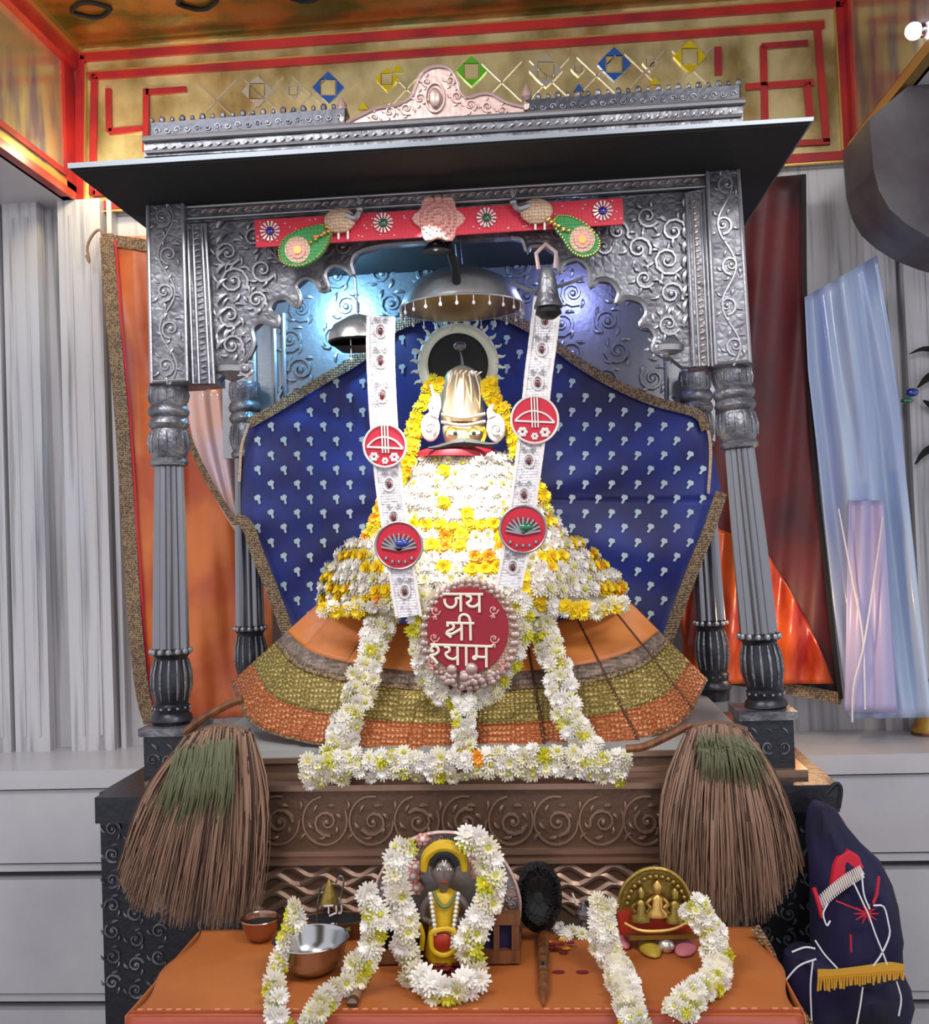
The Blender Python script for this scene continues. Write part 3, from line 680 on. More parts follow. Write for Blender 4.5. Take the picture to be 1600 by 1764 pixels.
for x in range(9):
    for j in range(5):
        cx = 478+x*80; cy = 1500+j*15
        ptube(r, [(cx-40+t*80, cy+9*math.sin(t*2*PI+(j % 2)*PI*.6)) for t in [k/6 for k in range(7)]], -.063, 6.5, 14, 6)
    ptube(r, [(480+x*80-30, 1575), (480+x*80, 1556), (480+x*80+30, 1575)], -.065, 3, 8, 5)
r.build('wave_carving', 'silverreflhi', wv, kind='stuff')
# podium corner carvings (dark sides)
for x0, x1, sg in ((176, 290, 1), (1300, 1434, -1)):
    r = MB()
    for j in range(7):
        for i in range(3 if sg > 0 else 3):
            x = x0+18+i*40; y = 1428+j*44+(i % 2)*14
            spiral(r, x, y, 14, -.052, 2.6, 1.3, i+j, 1 if (i+j) % 2 else -1)
            for a in (.6, 2.7, 4.6): leaf(r, x+14*math.cos(a), y+14*math.sin(a), a+.8, 12, 2.6, -.052)
    r.build('corner_carving', 'silver', pod, kind='stuff')

# ================================================================ BLUE BACKDROP CLOTH
TOP = [(428, 730), (470, 706), (520, 676), (570, 646), (620, 616), (670, 570), (730, 545), (800, 536), (870, 545), (930, 575), (990, 620), (1060, 662), (1130, 692), (1200, 712), (1216, 740)]
outl = TOP+[(1232, 790), (1242, 850), (1222, 910), (1198, 970), (1172, 1040), (1150, 1108), (1050, 1130), (800, 1140), (580, 1130), (497, 1092), (468, 1020), (440, 950), (416, 890), (418, 810)]
cx0, cy0 = 800, 860
def radial(a):
    """distance from centre to the cloth outline in direction a"""
    d = (math.cos(a), math.sin(a)); best = 1e9; n = len(outl)
    for i in range(n):
        x1, y1 = outl[i]; x2, y2 = outl[(i+1) % n]; x1 -= cx0; y1 -= cy0; x2 -= cx0; y2 -= cy0
        ex, ey = x2-x1, y2-y1; den = d[0]*ey-d[1]*ex
        if abs(den) < 1e-9: continue
        t = (x1*ey-y1*ex)/den; s_ = (x1*d[1]-y1*d[0])/den
        if t > 0 and -1e-6 <= s_ <= 1+1e-6: best = min(best, t)
    return best
def YBL(x, y):
    a = math.atan2(y-cy0, x-cx0); rr = math.hypot(x-cx0, y-cy0)/400
    return .555+.012*rr*math.sin(a*9+1.5*math.sin(a*3)+rr*2)+.004*math.sin(a*23+rr*5)*rr+.006*math.sin(x*.021+y*.013)
def bcf(u, v):
    a = u*2*PI; R_ = radial(a)*v; x = cx0+R_*math.cos(a); y = cy0+R_*math.sin(a); return at(x, y, YBL(x, y))
bc = MB().grid(bcf, 240, 16).build('blue_backdrop_cloth', 'blue', None, solid=.003, angle=180, norm=False)
tag(bc, 'royal blue cloth with small woven silver motifs fanned out behind idol', 'cloth')
def inside(x, y, k=.95):
    return math.hypot(x-cx0, y-cy0) < radial(math.atan2(y-cy0, x-cx0))*k
mf = MB(); row = 0; y = 560
while y < 1120:
    x = 400+(row % 2)*23
    while x < 1260:
        if inside(x, y) and not (640 < x < 960 and 640 < y < 1100):
            ro = .5*(x-800)/400; Yy = YBL(x, y)-.006
            P = [(-5, -7), (3, -8), (6, -3), (2, 1), (1, 8), (-3, 8), (-2, 1), (-6, -1)]
            mf.poly([at(x+px_*math.cos(ro)-py_*math.sin(ro), y+px_*math.sin(ro)+py_*math.cos(ro), Yy) for px_, py_ in P], Vector((0, .0015, 0)))
        x += 45
    y += 25; row += 1
mf.build('woven_motifs', 'motif', bc, smooth=False, kind='stuff')
strip(TOP, 17, lambda x, y: YBL(x, y)-.016, 'gold_border', 'brocade', bc, n=60, th=.01)
strip([(404, 893), (426, 906), (442, 950), (470, 1020), (497, 1094)], 22, .50, 'gold_border', 'brocade', bc, n=30, th=.012)
strip([(1243, 848), (1222, 910), (1198, 970), (1172, 1040), (1146, 1112)], 21, .50, 'gold_border', 'brocade', bc, n=30, th=.012)
strip([(1200, 712), (1218, 736), (1224, 780), (1220, 850)], 5, .53, 'edge_piping', 'beige', bc, n=16, th=.006)
strip([(428, 730), (416, 770), (412, 830)], 5, .53, 'edge_piping', 'beige', bc, n=12, th=.006)

# ================================================================ SKIRT on the seat
INN = [(548, 1040), (620, 1060), (720, 1078), (815, 1084), (920, 1076), (1010, 1060), (1088, 1040)]
OUT = [(398, 1176), (430, 1244), (500, 1274), (600, 1290), (700, 1297), (800, 1299), (900, 1297), (1000, 1290), (1100, 1276), (1180, 1240), (1218, 1172)]
INq = pl(INN, 121); OUq = pl(OUT, 121)
def skx(u, v):
    i = min(119, int(u*120)); f = u*120-i
    a = [lerp(INq[i][k], INq[i+1][k], f) for k in (0, 1)]; b = [lerp(OUq[i][k], OUq[i+1][k], f) for k in (0, 1)]
    return lerp(a[0], b[0], v), lerp(a[1], b[1], v)
PL = [.0, .085, .215, .40, .52, .64, .80, .93, 1.0001]
def skY(u, v):
    e = (2*u-1)**2
    inn = .27; out = -.0+.30*e*e
    k = max(i for i in range(len(PL)-1) if u >= PL[i]) if u < 1 else len(PL)-2
    t = (u-PL[k])/(PL[k+1]-PL[k])
    return lerp(inn, out, v)+(.026*t-.013)*v*(1 if u < .5 else -1)-.012*math.sin(PI*v)+.004*math.sin(u*90)*v
sk = empty('idol_skirt', at(800, 1297, .1), 'orange pleated skirt with sequinned bands spread over the seat below the idol', 'skirt')
bands = [(0, .36, 'tan', 'skirt_cloth', 10), (.36, .46, 'greyband', 'brocade_band', 3), (.46, .50, 'brocade', 'gold_piping', 2), (.50, .76, 'olive', 'sequin_band', 7), (.76, .985, 'coppercloth', 'sequin_band', 7), (.985, 1.0, 'brocade', 'hem', 1)]
for v0, v1, m, nm, nv in bands:
    def fn(u, t, v0=v0, v1=v1):
        v = lerp(v0, v1, t); x, y = skx(u, v); return at(x, y, skY(u, v)-(.003 if nm == 'brocade_band' or nm == 'gold_piping' else 0))
    MB().grid(fn, 200, nv).build(nm, m, sk, solid=.004, angle=60, norm=False)
for u in PL[1:-1]:
    pts = []
    for k in range(14):
        x, y = skx(u, k/13); pts.append(at(x, y, skY(u-.0005, k/13)-.001))
    MB().tube(pts, .0028 if u not in (.215,) else .006, 5).build('pleat_seam', 'seam', sk)
# sequins of the two lower bands: real raised discs, joined
sq = MB(); sq2 = MB()
for j in range(17):
    v = .515+j*.0275; n = int(95+j*3)
    for i in range(n):
        u = (i+.5*(j % 2)+.25)/n
        if u >= 1: continue
        x, y = skx(u, v); p = at(x, y, skY(u, v)-.0035); r = .0032
        (sq if v < .76 else sq2).add([p+Vector((-r, 0, 0)), p+Vector((0, 0, r)), p+Vector((r, 0, 0)), p+Vector((0, 0, -r)), p+Vector((0, -r*.7, 0))], [(0, 1, 4), (1, 2, 4), (2, 3, 4), (3, 0, 4)])
M['seqo'] = mat('olive_gold_sequins', rgb(190, 168, 98), .5, .35); M['seqc'] = mat('copper_sequins', rgb(204, 136, 84), .5, .35)
sq.build('sequins', 'seqo', sk, smooth=False, kind='stuff'); sq2.build('sequins', 'seqc', sk, smooth=False, kind='stuff')
# ================================================================ FLOWERS
def flower_mesh(name, m, mc, n=18, layers=((1.0, .25, 0), (.78, .55, .2), (.5, .8, .45)), w=.16):
    mb = MB(); idx = []
    for li, (L, lift, z0) in enumerate(layers):
        k = int(n*(1-.22*li))
        for i in range(k):
            a = 2*PI*(i+.5*li)/k+random.uniform(-.09, .09); l = L*random.uniform(.86, 1.05); lf = lift+random.uniform(-.12, .12)
            ca, sa = math.cos(a), math.sin(a); ww = w*random.uniform(.8, 1.2)
            def P(r, h, s_): return Vector((ca*r-sa*s_, sa*r+ca*s_, h))
            mb.add([P(.08, z0*.4, 0), P(l*.55, z0*.4+lf*.42, ww), P(l*.55, z0*.4+lf*.42, -ww), P(l, z0*.4+lf*.62, ww*.4), P(l, z0*.4+lf*.62, -ww*.4)], [(0, 2, 1), (1, 2, 4, 3)])
    nf = len(mb.f); mb.ball((0, 0, .26), .24, 7, 4, (1, 1, .9))
    me = bpy.data.meshes.new(name); me.from_pydata([tuple(v) for v in mb.v], [], mb.f)
    me.materials.append(M[m]); me.materials.append(M[mc])
    for i, p in enumerate(me.polygons): p.material_index = 1 if i >= nf else 0
    me.update(); return me
FW = [flower_mesh('white_flower', 'white', 'white', 18), flower_mesh('white_flower', 'whitew', 'yellowg', 17), flower_mesh('white_flower', 'white', 'whitew', 15)]
FC = [flower_mesh('white_flower', 'whitew', 'yellowg', 16, ((1.0, .1, 0), (.7, .3, .1)), .17)]
FY = [flower_mesh('yellow_flower', 'yellow', 'yellow', 20, w=.2), flower_mesh('yellow_flower', 'yellow', 'amber', 18, w=.2)]
FA = [flower_mesh('yellow_flower', 'amber', 'amber', 20, w=.2)]
FG = [flower_mesh('yellow_flower', 'yellowg', 'yellow', 14, w=.16)]
def flower(parent, p, nrm, r, kind):
    me = random.choice({'w': FW, 'c': FC, 'y': FY, 'a': FA, 'g': FG}[kind])
    o = bpy.data.objects.new('yellow_flower' if kind in 'yag' else 'white_flower', me); C.objects.link(o)
    o.parent = parent; o.location = Vector(p)-ORG[parent]
    q = Vector(nrm).normalized().to_track_quat('Z', 'Y'); e_ = q.to_euler(); o.rotation_euler = (q @ Matrix.Rotation(random.uniform(0, 6.28), 3, 'Z').to_quaternion()).to_euler()
    o.scale = (r, r, r*random.uniform(.85, 1.15)); return o
def garland(name, label, path, Y, width, step, rad, probs='wwwwwwgc', group=None, core=5, cat='garland', cluster=2, cm='leafstem', gnd=None, seed=1):
    """path px; Y number or function(t, x, y); width px half-spread; step px between clusters"""
    random.seed(seed)
    L = sum(math.hypot(path[i+1][0]-path[i][0], path[i+1][1]-path[i][1]) for i in range(len(path)-1))
    n = max(3, int(L/step)); q = pl(path, n); fY = Y if callable(Y) else (lambda t, x, y: Y)
    pts = [at(x, y, fY(i/(n-1), x, y)) for i, (x, y) in enumerate(q)]
    root = empty(name, pts[0], label, cat, group)
    MB().tube(pts, core*dep(.1), 6).build('string', cm, root)
    cnt = 0
    for i, (x, y) in enumerate(q):
        a = q[max(i-1, 0)]; b = q[min(i+1, n-1)]; d = np.array(b)-np.array(a); d = d/max(1e-6, np.linalg.norm(d)); nn = (-d[1], d[0])
        for k in range(cluster):
            if cnt >= 299: break
            s_ = (((k+.5)/cluster)*2-1)*width*.72+random.uniform(-.25, .25)*width if cluster > 1 else random.uniform(-.5, .5)*width
            xx = x+nn[0]*s_+random.uniform(-.3, .3)*step*d[0]; yy = y+nn[1]*s_+random.uniform(-.3, .3)*step*d[1]
            YY = fY(i/(n-1), x, y)-(core+2)*dep(.1)*(1-.5*abs(s_)/max(1, width))
            sl = s_/max(1, width)
            nr = Vector((nn[0]*sl*.9+random.uniform(-.5, .5), -1+random.uniform(-.2, .2), -nn[1]*sl*.9+random.uniform(-.3, .6)))
            flower(root, at(xx, yy, YY), nr, rad*dep(.1)*random.uniform(.85, 1.15), random.choice(probs)); cnt += 1
    return root

# ================================================================ THE IDOL
idol = empty('deity_idol', at(815, 1062, .3), 'main idol with silver crown and yellow eyed gilt face under silver parasol', 'idol')
MB().rows([(728, 766, 834, .30, .05), (736, 762, 836, .30, .07), (748, 763, 835, .30, .082), (760, 766, 832, .30, .08), (772, 776, 824, .30, .07), (784, 784, 816, .31, .05)], 32).build('face', 'facegold', idol)
MB().rows([(629, 792, 800, .31, .01), (634, 782, 812, .31, .03), (642, 770, 824, .31, .05), (652, 765, 829, .31, .06), (680, 762, 833, .31, .07), (708, 759, 836, .30, .078), (724, 759, 837, .30, .085), (731, 762, 835, .30, .082)], 36).build('crown', 'crown', idol)
cr = MB(); 
for xx in (770, 784, 798, 812, 826): ptube(cr, [(xx+(798-xx)*.3, 642), (xx, 672), (xx, 712)], .222+.0012*abs(xx-798), 1.8, 8, 5)
ptube(cr, [(760, 714), (798, 720), (836, 713)], .218, 3, 10, 6); ptube(cr, [(760, 727), (798, 733), (836, 726)], .214, 3, 10, 6)
for a in range(7): leaf(cr, 776+a*7.5, 648, -1.9+a*.12, 12, 2.2, .255)
cr.build('crown_ribs', 'crown', idol)
cr = MB(); ptube(cr, [(797, 634), (795, 615), (790, 600)], .30, 3, 8, 6, lambda t: 1-.7*t); cr.ball(at(792, 596, .30), .016, 10, 7, (1, .4, .8)); cr.build('crown_plume', 'silver', idol)
ff = MB()
for x, s_ in ((783, 1), (817, 1)):
    ff.ball(at(x, 746, .222), .0125, 12, 7, (1.15, .45, .62))
ff.build('eye', 'pearl', idol)
ff = MB()
for x in (784, 816): ff.ball(at(x, 746, .2155), .0052, 8, 6, (1, .5, 1))
ff.build('pupil', 'black', idol)
ff = MB(); ptube(ff, [(770, 742), (782, 737), (794, 742)], .2205, 1.6, 8, 5); ptube(ff, [(804, 742), (818, 737), (831, 742)], .2205, 1.6, 8, 5)
ff.build('eyebrow', 'yellow', idol)
ff = MB(); ptube(ff, [(832, 736), (835, 748), (830, 762), (822, 768)], .235, 3.4, 10, 6); ff.build('yellow_cheek_paste', 'yellow', idol)
ff = MB(); ptube(ff, [(799, 742), (799, 752), (800, 758)], .214, 3.4, 6, 6, lambda t: .5+.5*t); ff.build('nose', 'facegold', idol)
ff = MB(); ptube(ff, [(800, 762), (780, 764), (758, 770), (738, 772)], .212, 9, 12, 6, lambda t: 1-.75*t); ptube(ff, [(800, 762), (822, 764), (842, 766), (858, 764)], .212, 8.5, 12, 6, lambda t: 1-.75*t)
ff.build('moustache', 'dark', idol)
ff = MB(); ptube(ff, [(793, 767), (800, 769), (808, 767)], .213, 2.4, 6, 6); ff.build('lips', 'red', idol)
MB().rows([(765, 758, 842, .30, .05), (773, 734, 852, .30, .082), (781, 714, 858, .30, .092), (789, 712, 856, .30, .092)], 36, .04).build('red_neck_cloth', 'crimson', idol)
for sgn, ex, ey in ((-1, 741, 732), (1, 854, 733)):
    g = MB(); g.ball(at(ex, ey+4, .24), .030, 14, 9, (.8, .35, 1.2)); ptube(g, [(ex+sgn*-6, ey-14), (ex-sgn*10, ey-26), (ex-sgn*4, ey-36)], .24, 9, 8, 8, lambda t: 1-.75*t)
    o = g.build('paisley_earring', 'pearl', idol); h = MB(); spiral(h, ex, ey+5, 11, .228, 1.8, 1.4, 1, sgn); h.build('earring_scroll', 'sash', o)
g = MB(); g.ball(at(748, 695, .26), .022, 12, 8, (.8, .35, 1.5)); ptube(g, [(742, 662), (748, 694), (738, 716)], .25, 3, 8, 6); g.build('side_crown_plate', 'pearl', idol)
# halo
hc = (789, 627); g = MB()
ring = ellipse(hc[0], hc[1], 61, 62, 44); g.tube([at(x, y, .355) for x, y in ring+ring[:1]], 9*dep(.35), 8, flat=.45)
hl = g.build('halo_ring', 'halo', idol)
g = MB()
for i in range(26):
    a = 2*PI*i/26+.05; x = hc[0]+70*math.cos(a); y = hc[1]+71*math.sin(a)
    ptube(g, [(x, y), (x+8*math.cos(a+.3), y+8*math.sin(a+.3)), (x+13*math.cos(a), y+13*math.sin(a))], .355, 4, 6, 5, lambda t: 1-.8*t)
g.build('halo_flames', 'halo', hl, kind='stuff')
MB().quad(ellipse(hc[0], hc[1], 57, 58, 36), .37, .01).build('halo_disc', 'dark', idol)
# robe body under the flowers (bell)
PR = [(776, 722, 862), (800, 706, 880), (840, 678, 914), (880, 654, 944), (915, 636, 962), (935, 606, 992), (965, 574, 1032), (1000, 556, 1066), (1030, 551, 1080), (1052, 562, 1078)]
robe = empty('flower_robe', at(815, 1062, .3), 'bell shaped robe of white and yellow flowers worn by the main idol', 'flower robe')
MB().rows([(y, l+7, r-7, .30, (r-l)*.5*dep(.3)*.52) for y, l, r in PR], 40).build('robe_core', 'whitew', robe)
random.seed(11); cntf = 0
def prof(y):
    for i in range(len(PR)-1):
        if PR[i][0] <= y <= PR[i+1][0]:
            t = (y-PR[i][0])/(PR[i+1][0]-PR[i][0]); return lerp(PR[i][1], PR[i+1][1], t), lerp(PR[i][2], PR[i+1][2], t)
    return (PR[-1][1], PR[-1][2]) if y > PR[-1][0] else (PR[0][1], PR[0][2])
YEL = [(770, 822, 26), (828, 826, 18), (668, 872, 30), (770, 866, 28), (800, 905, 44), (720, 905, 30), (650, 900, 30), (930, 910, 30), (880, 880, 24), (790, 935, 34), (835, 975, 34), (765, 985, 20), (700, 960, 18),
       (610, 960, 24), (590, 1015, 26), (655, 1020, 26), (620, 1040, 18), (640, 975, 18), (945, 965, 30), (985, 930, 16), (1030, 965, 24), (1050, 1015, 22), (1000, 1030, 20), (955, 1030, 22), (570, 990, 14), (900, 1010, 20), (745, 1030, 16), (560, 1040, 12), (742, 945, 18), (865, 935, 18), (722, 842, 16), (860, 845, 14)]
yv = 790; rows_ = 0
while yv < 1058 and cntf < 290:
    l, r = prof(yv); hw = (r-l)/2; cx_ = (l+r)/2; n = max(5, int(PI*hw/24)); 
    for i in range(n):
        a = PI*(i+.5*(rows_ % 2)+.25)/n
        if a > PI: continue
        x = cx_-hw*math.cos(a); Yv = .30-hw*dep(.3)*.55*math.sin(a)
        y_ = yv+6*math.sin(a)+random.uniform(-3, 3)
        # spacing in picture is denser at the sides; skip duplicates there
        k = 'w'
        for ax_, ay_, ar in YEL:
            if math.hypot(x-ax_, (y_-ay_)*1.2) < ar*(.56 if y_ < 925 else .86) or abs(y_-(903-((x-800)/140)**2*10)) < 8 and abs(x-790) < 120: k = random.choice('yyya' if y_ > 925 else 'yyy')
        if k == 'w' and random.random() < .12: k = 'c'
        flower(robe, at(x+random.uniform(-3, 3), y_, Yv-.004), Vector((-math.cos(a)*1.0, -math.sin(a)*.9-.2, .35+random.uniform(-.2, .2))), 15.5*dep(.3)*random.uniform(.9, 1.15), k); cntf += 1
        if cntf >= 298: break
    yv += 18.5; rows_ += 1
print('robe flowers', cntf)
garland('marigold_garland', 'yellow marigold garland hanging on the left of the silver crown', [(752, 655), (738, 680), (722, 715), (712, 750), (704, 785), (690, 815)], .27, 13, 13, 13, 'yyyyg', 'marigold strings beside the crown', seed=3)
garland('marigold_garland', 'yellow marigold garland hanging on the right of the silver crown', [(842, 662), (852, 690), (872, 730), (888, 770), (912, 815), (936, 870), (952, 915)], .27, 12, 13, 13, 'yyyyga', 'marigold strings beside the crown', seed=4)
garland('marigold_garland', 'yellow marigold string down the left flank of the white robe', [(700, 800), (676, 840), (655, 880), (640, 920), (620, 950)], .24, 10, 13, 13, 'yyya', 'marigold strings on the robe flanks', seed=5)
# ---- garlands over the skirt
GP = 'wwwwcwcwgc'
def Ysk(t, x, y): return lerp(.17, -.045, min(1, max(0, (y-1040)/250)))
G2 = 'white flower garlands over the skirt'
garland('flower_garland', 'white flower garland running down left half of the skirt', [(668, 1050), (650, 1090), (636, 1140), (618, 1195), (598, 1250), (575, 1300)], Ysk, 27, 17, 15, GP, G2, cluster=4, seed=6)
garland('flower_garland', 'white flower garland running down right half of the skirt', [(924, 1050), (942, 1090), (955, 1140), (966, 1195), (985, 1245), (1010, 1290)], Ysk, 27, 17, 15, GP, G2, cluster=4, seed=7)
garland('flower_garland', 'long white flower garland lying along front edge of the seat', [(530, 1330), (600, 1318), (700, 1318), (800, 1316), (900, 1314), (1000, 1314), (1072, 1322)], -.085, 27, 17, 15, GP*4+'a', G2, cluster=4, seed=8)
garland('flower_garland', 'white flower garland looped under the round red plaque', [(738, 1030), (722, 1065), (720, 1110), (728, 1150), (755, 1188), (800, 1210), (845, 1190), (874, 1150), (892, 1110), (900, 1070), (895, 1030)], .05, 16, 16, 14, 'wwwcwcg', G2, cluster=3, seed=9)
garland('flower_garland', 'short white flower string hanging below centre of plaque garland', [(800, 1205), (800, 1240), (800, 1275), (800, 1305)], lambda t, x, y: lerp(.03, -.03, t), 20, 16, 14, 'wwcgwy', G2, cluster=3, seed=10)
garland('flower_garland', 'yellow and white flower string along hem of the robe', [(556, 1052), (640, 1046), (720, 1030), (760, 1012)], .13, 10, 16, 14, 'wywy', 'flower strings on robe hem', cluster=2, seed=12)
garland('flower_garland', 'yellow and white flower string along right hem of the robe', [(890, 1028), (960, 1046), (1020, 1052), (1076, 1040)], .13, 10, 16, 14, 'wywyg', 'flower strings on robe hem', cluster=2, seed=13)

# ================================================================ SASHES
def medallion(par, x, y, r, Y, kind):
    o = MB().quad(ellipse(x, y, r, r, 32), Y, .008, .001).build('medallion', 'red', par)
    g = MB(); g.tube([at(a, b, Y-.001) for a, b in ellipse(x, y, r-1.5, r-1.5, 32)+[(x+r-1.5, y)]], 2.2*dep(Y), 6)
    if kind == 'bow':
        ptube(g, [(x-r*.82, y+2), (x+r*.82, y+5)], Y-.002, 2.2, 4, 5)
        ptube(g, [(x-r*.8, y+1), (x-r*.5, y-10), (x-r*.15, y-15), (x+r*.15, y-14), (x+r*.5, y-8), (x+r*.8, y+4)], Y-.002, 2, 14, 5)
        for k in (-5, 0, 5): ptube(g, [(x+k-1, y-r*.9), (x+k+1, y+r*.32)], Y-.004, 1.5, 4, 5)
        for a, b, rr in ((-.5, .5, .22), (.42, .52, .22), (0, .68, .16)):
            for q in range(6):
                an = q*PI/3; g.ball(at(x+a*r+rr*r*.6*math.cos(an), y+b*r+rr*r*.6*math.sin(an), Y-.003), rr*r*.42*dep(Y), 6, 4, (1, .5, 1))
    else:
        for k in range(11):
            an = PI+PI*k/10; ptube(g, [(x, y+8), (x+r*.72*math.cos(an), y-4+r*.62*math.sin(an)*.9+6)], Y-.004, 2.8, 4, 5)
        for k in range(5): g.ball(at(x-22+11*k, y+r*.62-abs(k-2)*-0+(-4 if k in (0, 4) else 2), Y-.003), 3.6*dep(Y), 6, 4)
    g.build('medallion_relief', 'pearl' if kind == 'bow' else 'silverhi', o)
    if kind != 'bow': MB().ball(at(x+5, y-4, Y-.01), .011, 9, 6, (1.5, .5, .8)).build('medallion_gem', 'gemblue' if x < 750 else 'gemgreen', o)
def sash(label, pts, Yf, gems, meds, flip):
    s_ = empty('brocade_sash', at(*pts[0], Yf(0)), label, 'sash', 'pair of brocade sashes over the idol')
    ys = [p[1] for p in pts]
    yf = lambda x, y: Yf((y-ys[0])/(ys[-1]-ys[0]))
    strip(pts, lambda t: 50-4*t, yf, 'band', 'sash', s_, n=40, th=.005)
    q = pl(pts, 60)
    for sd in (-1, 1): strip([(x+sd*21, y) for x, y in pts], 5, lambda x, y: yf(x, y)-.003, 'edge_cord', 'pearl', s_, n=40, th=.004)
    for t in gems:
        x, y = q[int(t*59)]; Y = yf(x, y)-.004
        g = MB(); g.tube([at(x+9*math.cos(a), y+12*math.sin(a), Y) for a in [k*PI/6 for k in range(13)]], 1.8*dep(Y), 5); g.build('gem_setting', 'pearl', s_)
        g = MB(); g.ball(at(x, y+1, Y), 5*dep(Y), 8, 6, (.9, .6, 1.35)); g.build('gem', 'gem', s_)
        g = MB(); spiral(g, x-8, y-20, 6, Y, 1.2, 1.2, 0, 1, 9); spiral(g, x+8, y-20, 6, Y, 1.2, 1.2, 3, -1, 9); g.build('thread_scroll', 'silverhi', s_)
    for x, y, r, k in meds: medallion(s_, x, y, r, yf(x, y)-.012, k)
sash('white brocade sash with red medallions hanging left of the crown', [(656, 545), (655, 600), (658, 680), (664, 770), (672, 850), (684, 930), (694, 1000), (704, 1062)], lambda t: lerp(.06, .02, t)+.05*math.sin(PI*t)*0, (.08, .19, .30, .55, .66, .90), [(663, 768, 38, 'bow'), (687, 940, 42, 'shell')], 1)
sash('white brocade sash with red medallions hanging right of the crown', [(944, 512), (936, 580), (927, 650), (920, 720), (910, 800), (900, 870), (888, 950), (876, 1012)], lambda t: lerp(.06, .02, t), (.10, .20, .31, .56, .68, .93), [(921, 723, 42, 'bow'), (901, 912, 42, 'shell')], -1)

# ================================================================ ROUND PLAQUE
pq = empty('round_plaque', at(808, 1092, 0), 'round dark red plaque with Devanagari lettering and beaded silver rim', 'plaque')
YQ = -.005
MB().quad(ellipse(806, 1086, 70, 74, 48), YQ, .016, .001).build('plaque_disc', 'crimson', pq)
MB().quad(ellipse(810, 1094, 84, 95, 48), YQ+.012, .012, .001).build('plaque_backing', 'beige', pq)
g = MB()
for ring_, n, br in ((1.0, 40, 6), (.93, 36, 5)):
    for i in range(n):
        a = 2*PI*i/n; g.ball(at(809+81*ring_*math.cos(a), 1093+92*ring_*math.sin(a), YQ+.008), br*dep(0)*random.uniform(.8, 1.15), 7, 5, (1, .7, 1))
for i in range(26): g.ball(at(765+random.random()*85, 1158+random.random()*20, YQ-.002), 6*dep(0), 7, 5, (1, .7, 1))
for x, y, rr in ((778, 1153, 9), (812, 1152, 11), (800, 1166, 9)): g.ball(at(x, y, YQ-.005), rr*dep(0), 9, 6, (1, .6, 1))
g.build('rim_beads', 'silverpink', pq)
def stroke(g, pts, w=2.6):
    k = 1/7.27; ptube(g, [(700+a*k, 980+b*k) for a, b in pts], YQ-.003, w, max(4, len(pts)*4), 6)
L = [[[(450, 315), (960, 318)], [(680, 318), (682, 535)], [(478, 375), (482, 425), (512, 470), (560, 485), (605, 462), (625, 415), (622, 370), (680, 372)],
      [(912, 318), (914, 545)], [(742, 335), (800, 350), (806, 392), (765, 425), (760, 432), (800, 470), (860, 470), (912, 430)]],
     [[(500, 676), (850, 682)], [(690, 676), (692, 895)], [(800, 682), (804, 895)], [(664, 676), (668, 600), (720, 570), (775, 595), (798, 650), (800, 684)],
      [(516, 722), (520, 690), (560, 682), (592, 712), (580, 752), (520, 780), (504, 812), (535, 838), (560, 858)], [(690, 745), (600, 800), (560, 815), (520, 812)]],
     [[(300, 948), (1075, 972)], [(345, 1020), (322, 1036), (306, 1012), (322, 980), (352, 966), (395, 990), (398, 1040), (345, 1075), (300, 1085), (345, 1130), (390, 1185)],
      [(640, 955), (642, 1205)], [(470, 975), (530, 985), (536, 1030), (492, 1060), (520, 1110), (590, 1130), (640, 1100)],
      [(748, 958), (750, 1212)], [(1000, 965), (1002, 1232)], [(874, 962), (878, 1100), (856, 1130), (836, 1112), (860, 1096), (930, 1104), (1000, 1106)]]]
for word in L:
    g = MB()
    for s_ in word: stroke(g, s_)
    g.build('lettering', 'letter', pq)
for x, y in ((750, 1052), (850, 1050), (748, 1098), (851, 1100), (744, 1140), (866, 1140)):
    g = MB()
    spiral(g, x, y, 9, YQ-.002, 1.8, 1.3, 0, 1, 10)
    for a in (1, 1.6, 2.2): leaf(g, x, y+8, a, 9, 1.8, YQ-.002)
    g.build('little_flower', 'pinkbead', pq)

# ================================================================ PARASOLS AND BELLS
k = dep(.2); c0 = at(795, 528, .2)
pr = empty('silver_parasol', c0, 'large polished silver parasol with gilt lining hanging over the idol', 'parasol')
MB().lathe([(0, 107*k), (.05, 106*k), (.35, 96*k), (.62, 76*k), (.82, 46*k), (.94, 22*k), (1, 3*k)], c0+Vector((0, 0, -.002)), c0+Vector((0, 0, .102)), 48).build('dome', 'polish', pr)
MB().lathe([(0, 104*k), (.35, 92*k), (.62, 72*k), (.82, 42*k), (1, 2*k)], c0+Vector((0, 0, -.006)), c0+Vector((0, 0, .088)), 48).build('lining', 'goldin', pr)
g = MB(); g.tube([c0+Vector((107*k*math.cos(a), 107*k*math.sin(a), -.003)) for a in [2*PI*i/48 for i in range(49)]], .0035, 6); g.build('rim', 'polish', pr)
g = MB()
for i in range(24):
    a = 2*PI*i/24; p = c0+Vector((106*k*math.cos(a), 106*k*math.sin(a), -.006))
    g = MB(); g.tube([p, p+Vector((0, 0, -.016))], .0012, 5); g.ball(p+Vector((0, 0, -.018)), .0038, 6, 4, (1, 1, 1.4)); g.build('rim_drop', 'pearl', pr)
g = MB(); g.tube([c0+Vector((0, 0, .095)), c0+Vector((-.004, -.02, .175))], .0075, 8); g.build('rod', 'silverdk', pr)
k = dep(.12); c0 = at(617, 588, .12)
pr = empty('small_silver_parasol', c0, 'small silver parasol hanging at top of left brocade sash', 'parasol')
MB().lathe([(0, 53*k), (.3, 50*k), (.6, 42*k), (.85, 24*k), (1, 3*k)], c0, c0+Vector((0, 0, .066)), 40).build('dome', 'polish', pr)
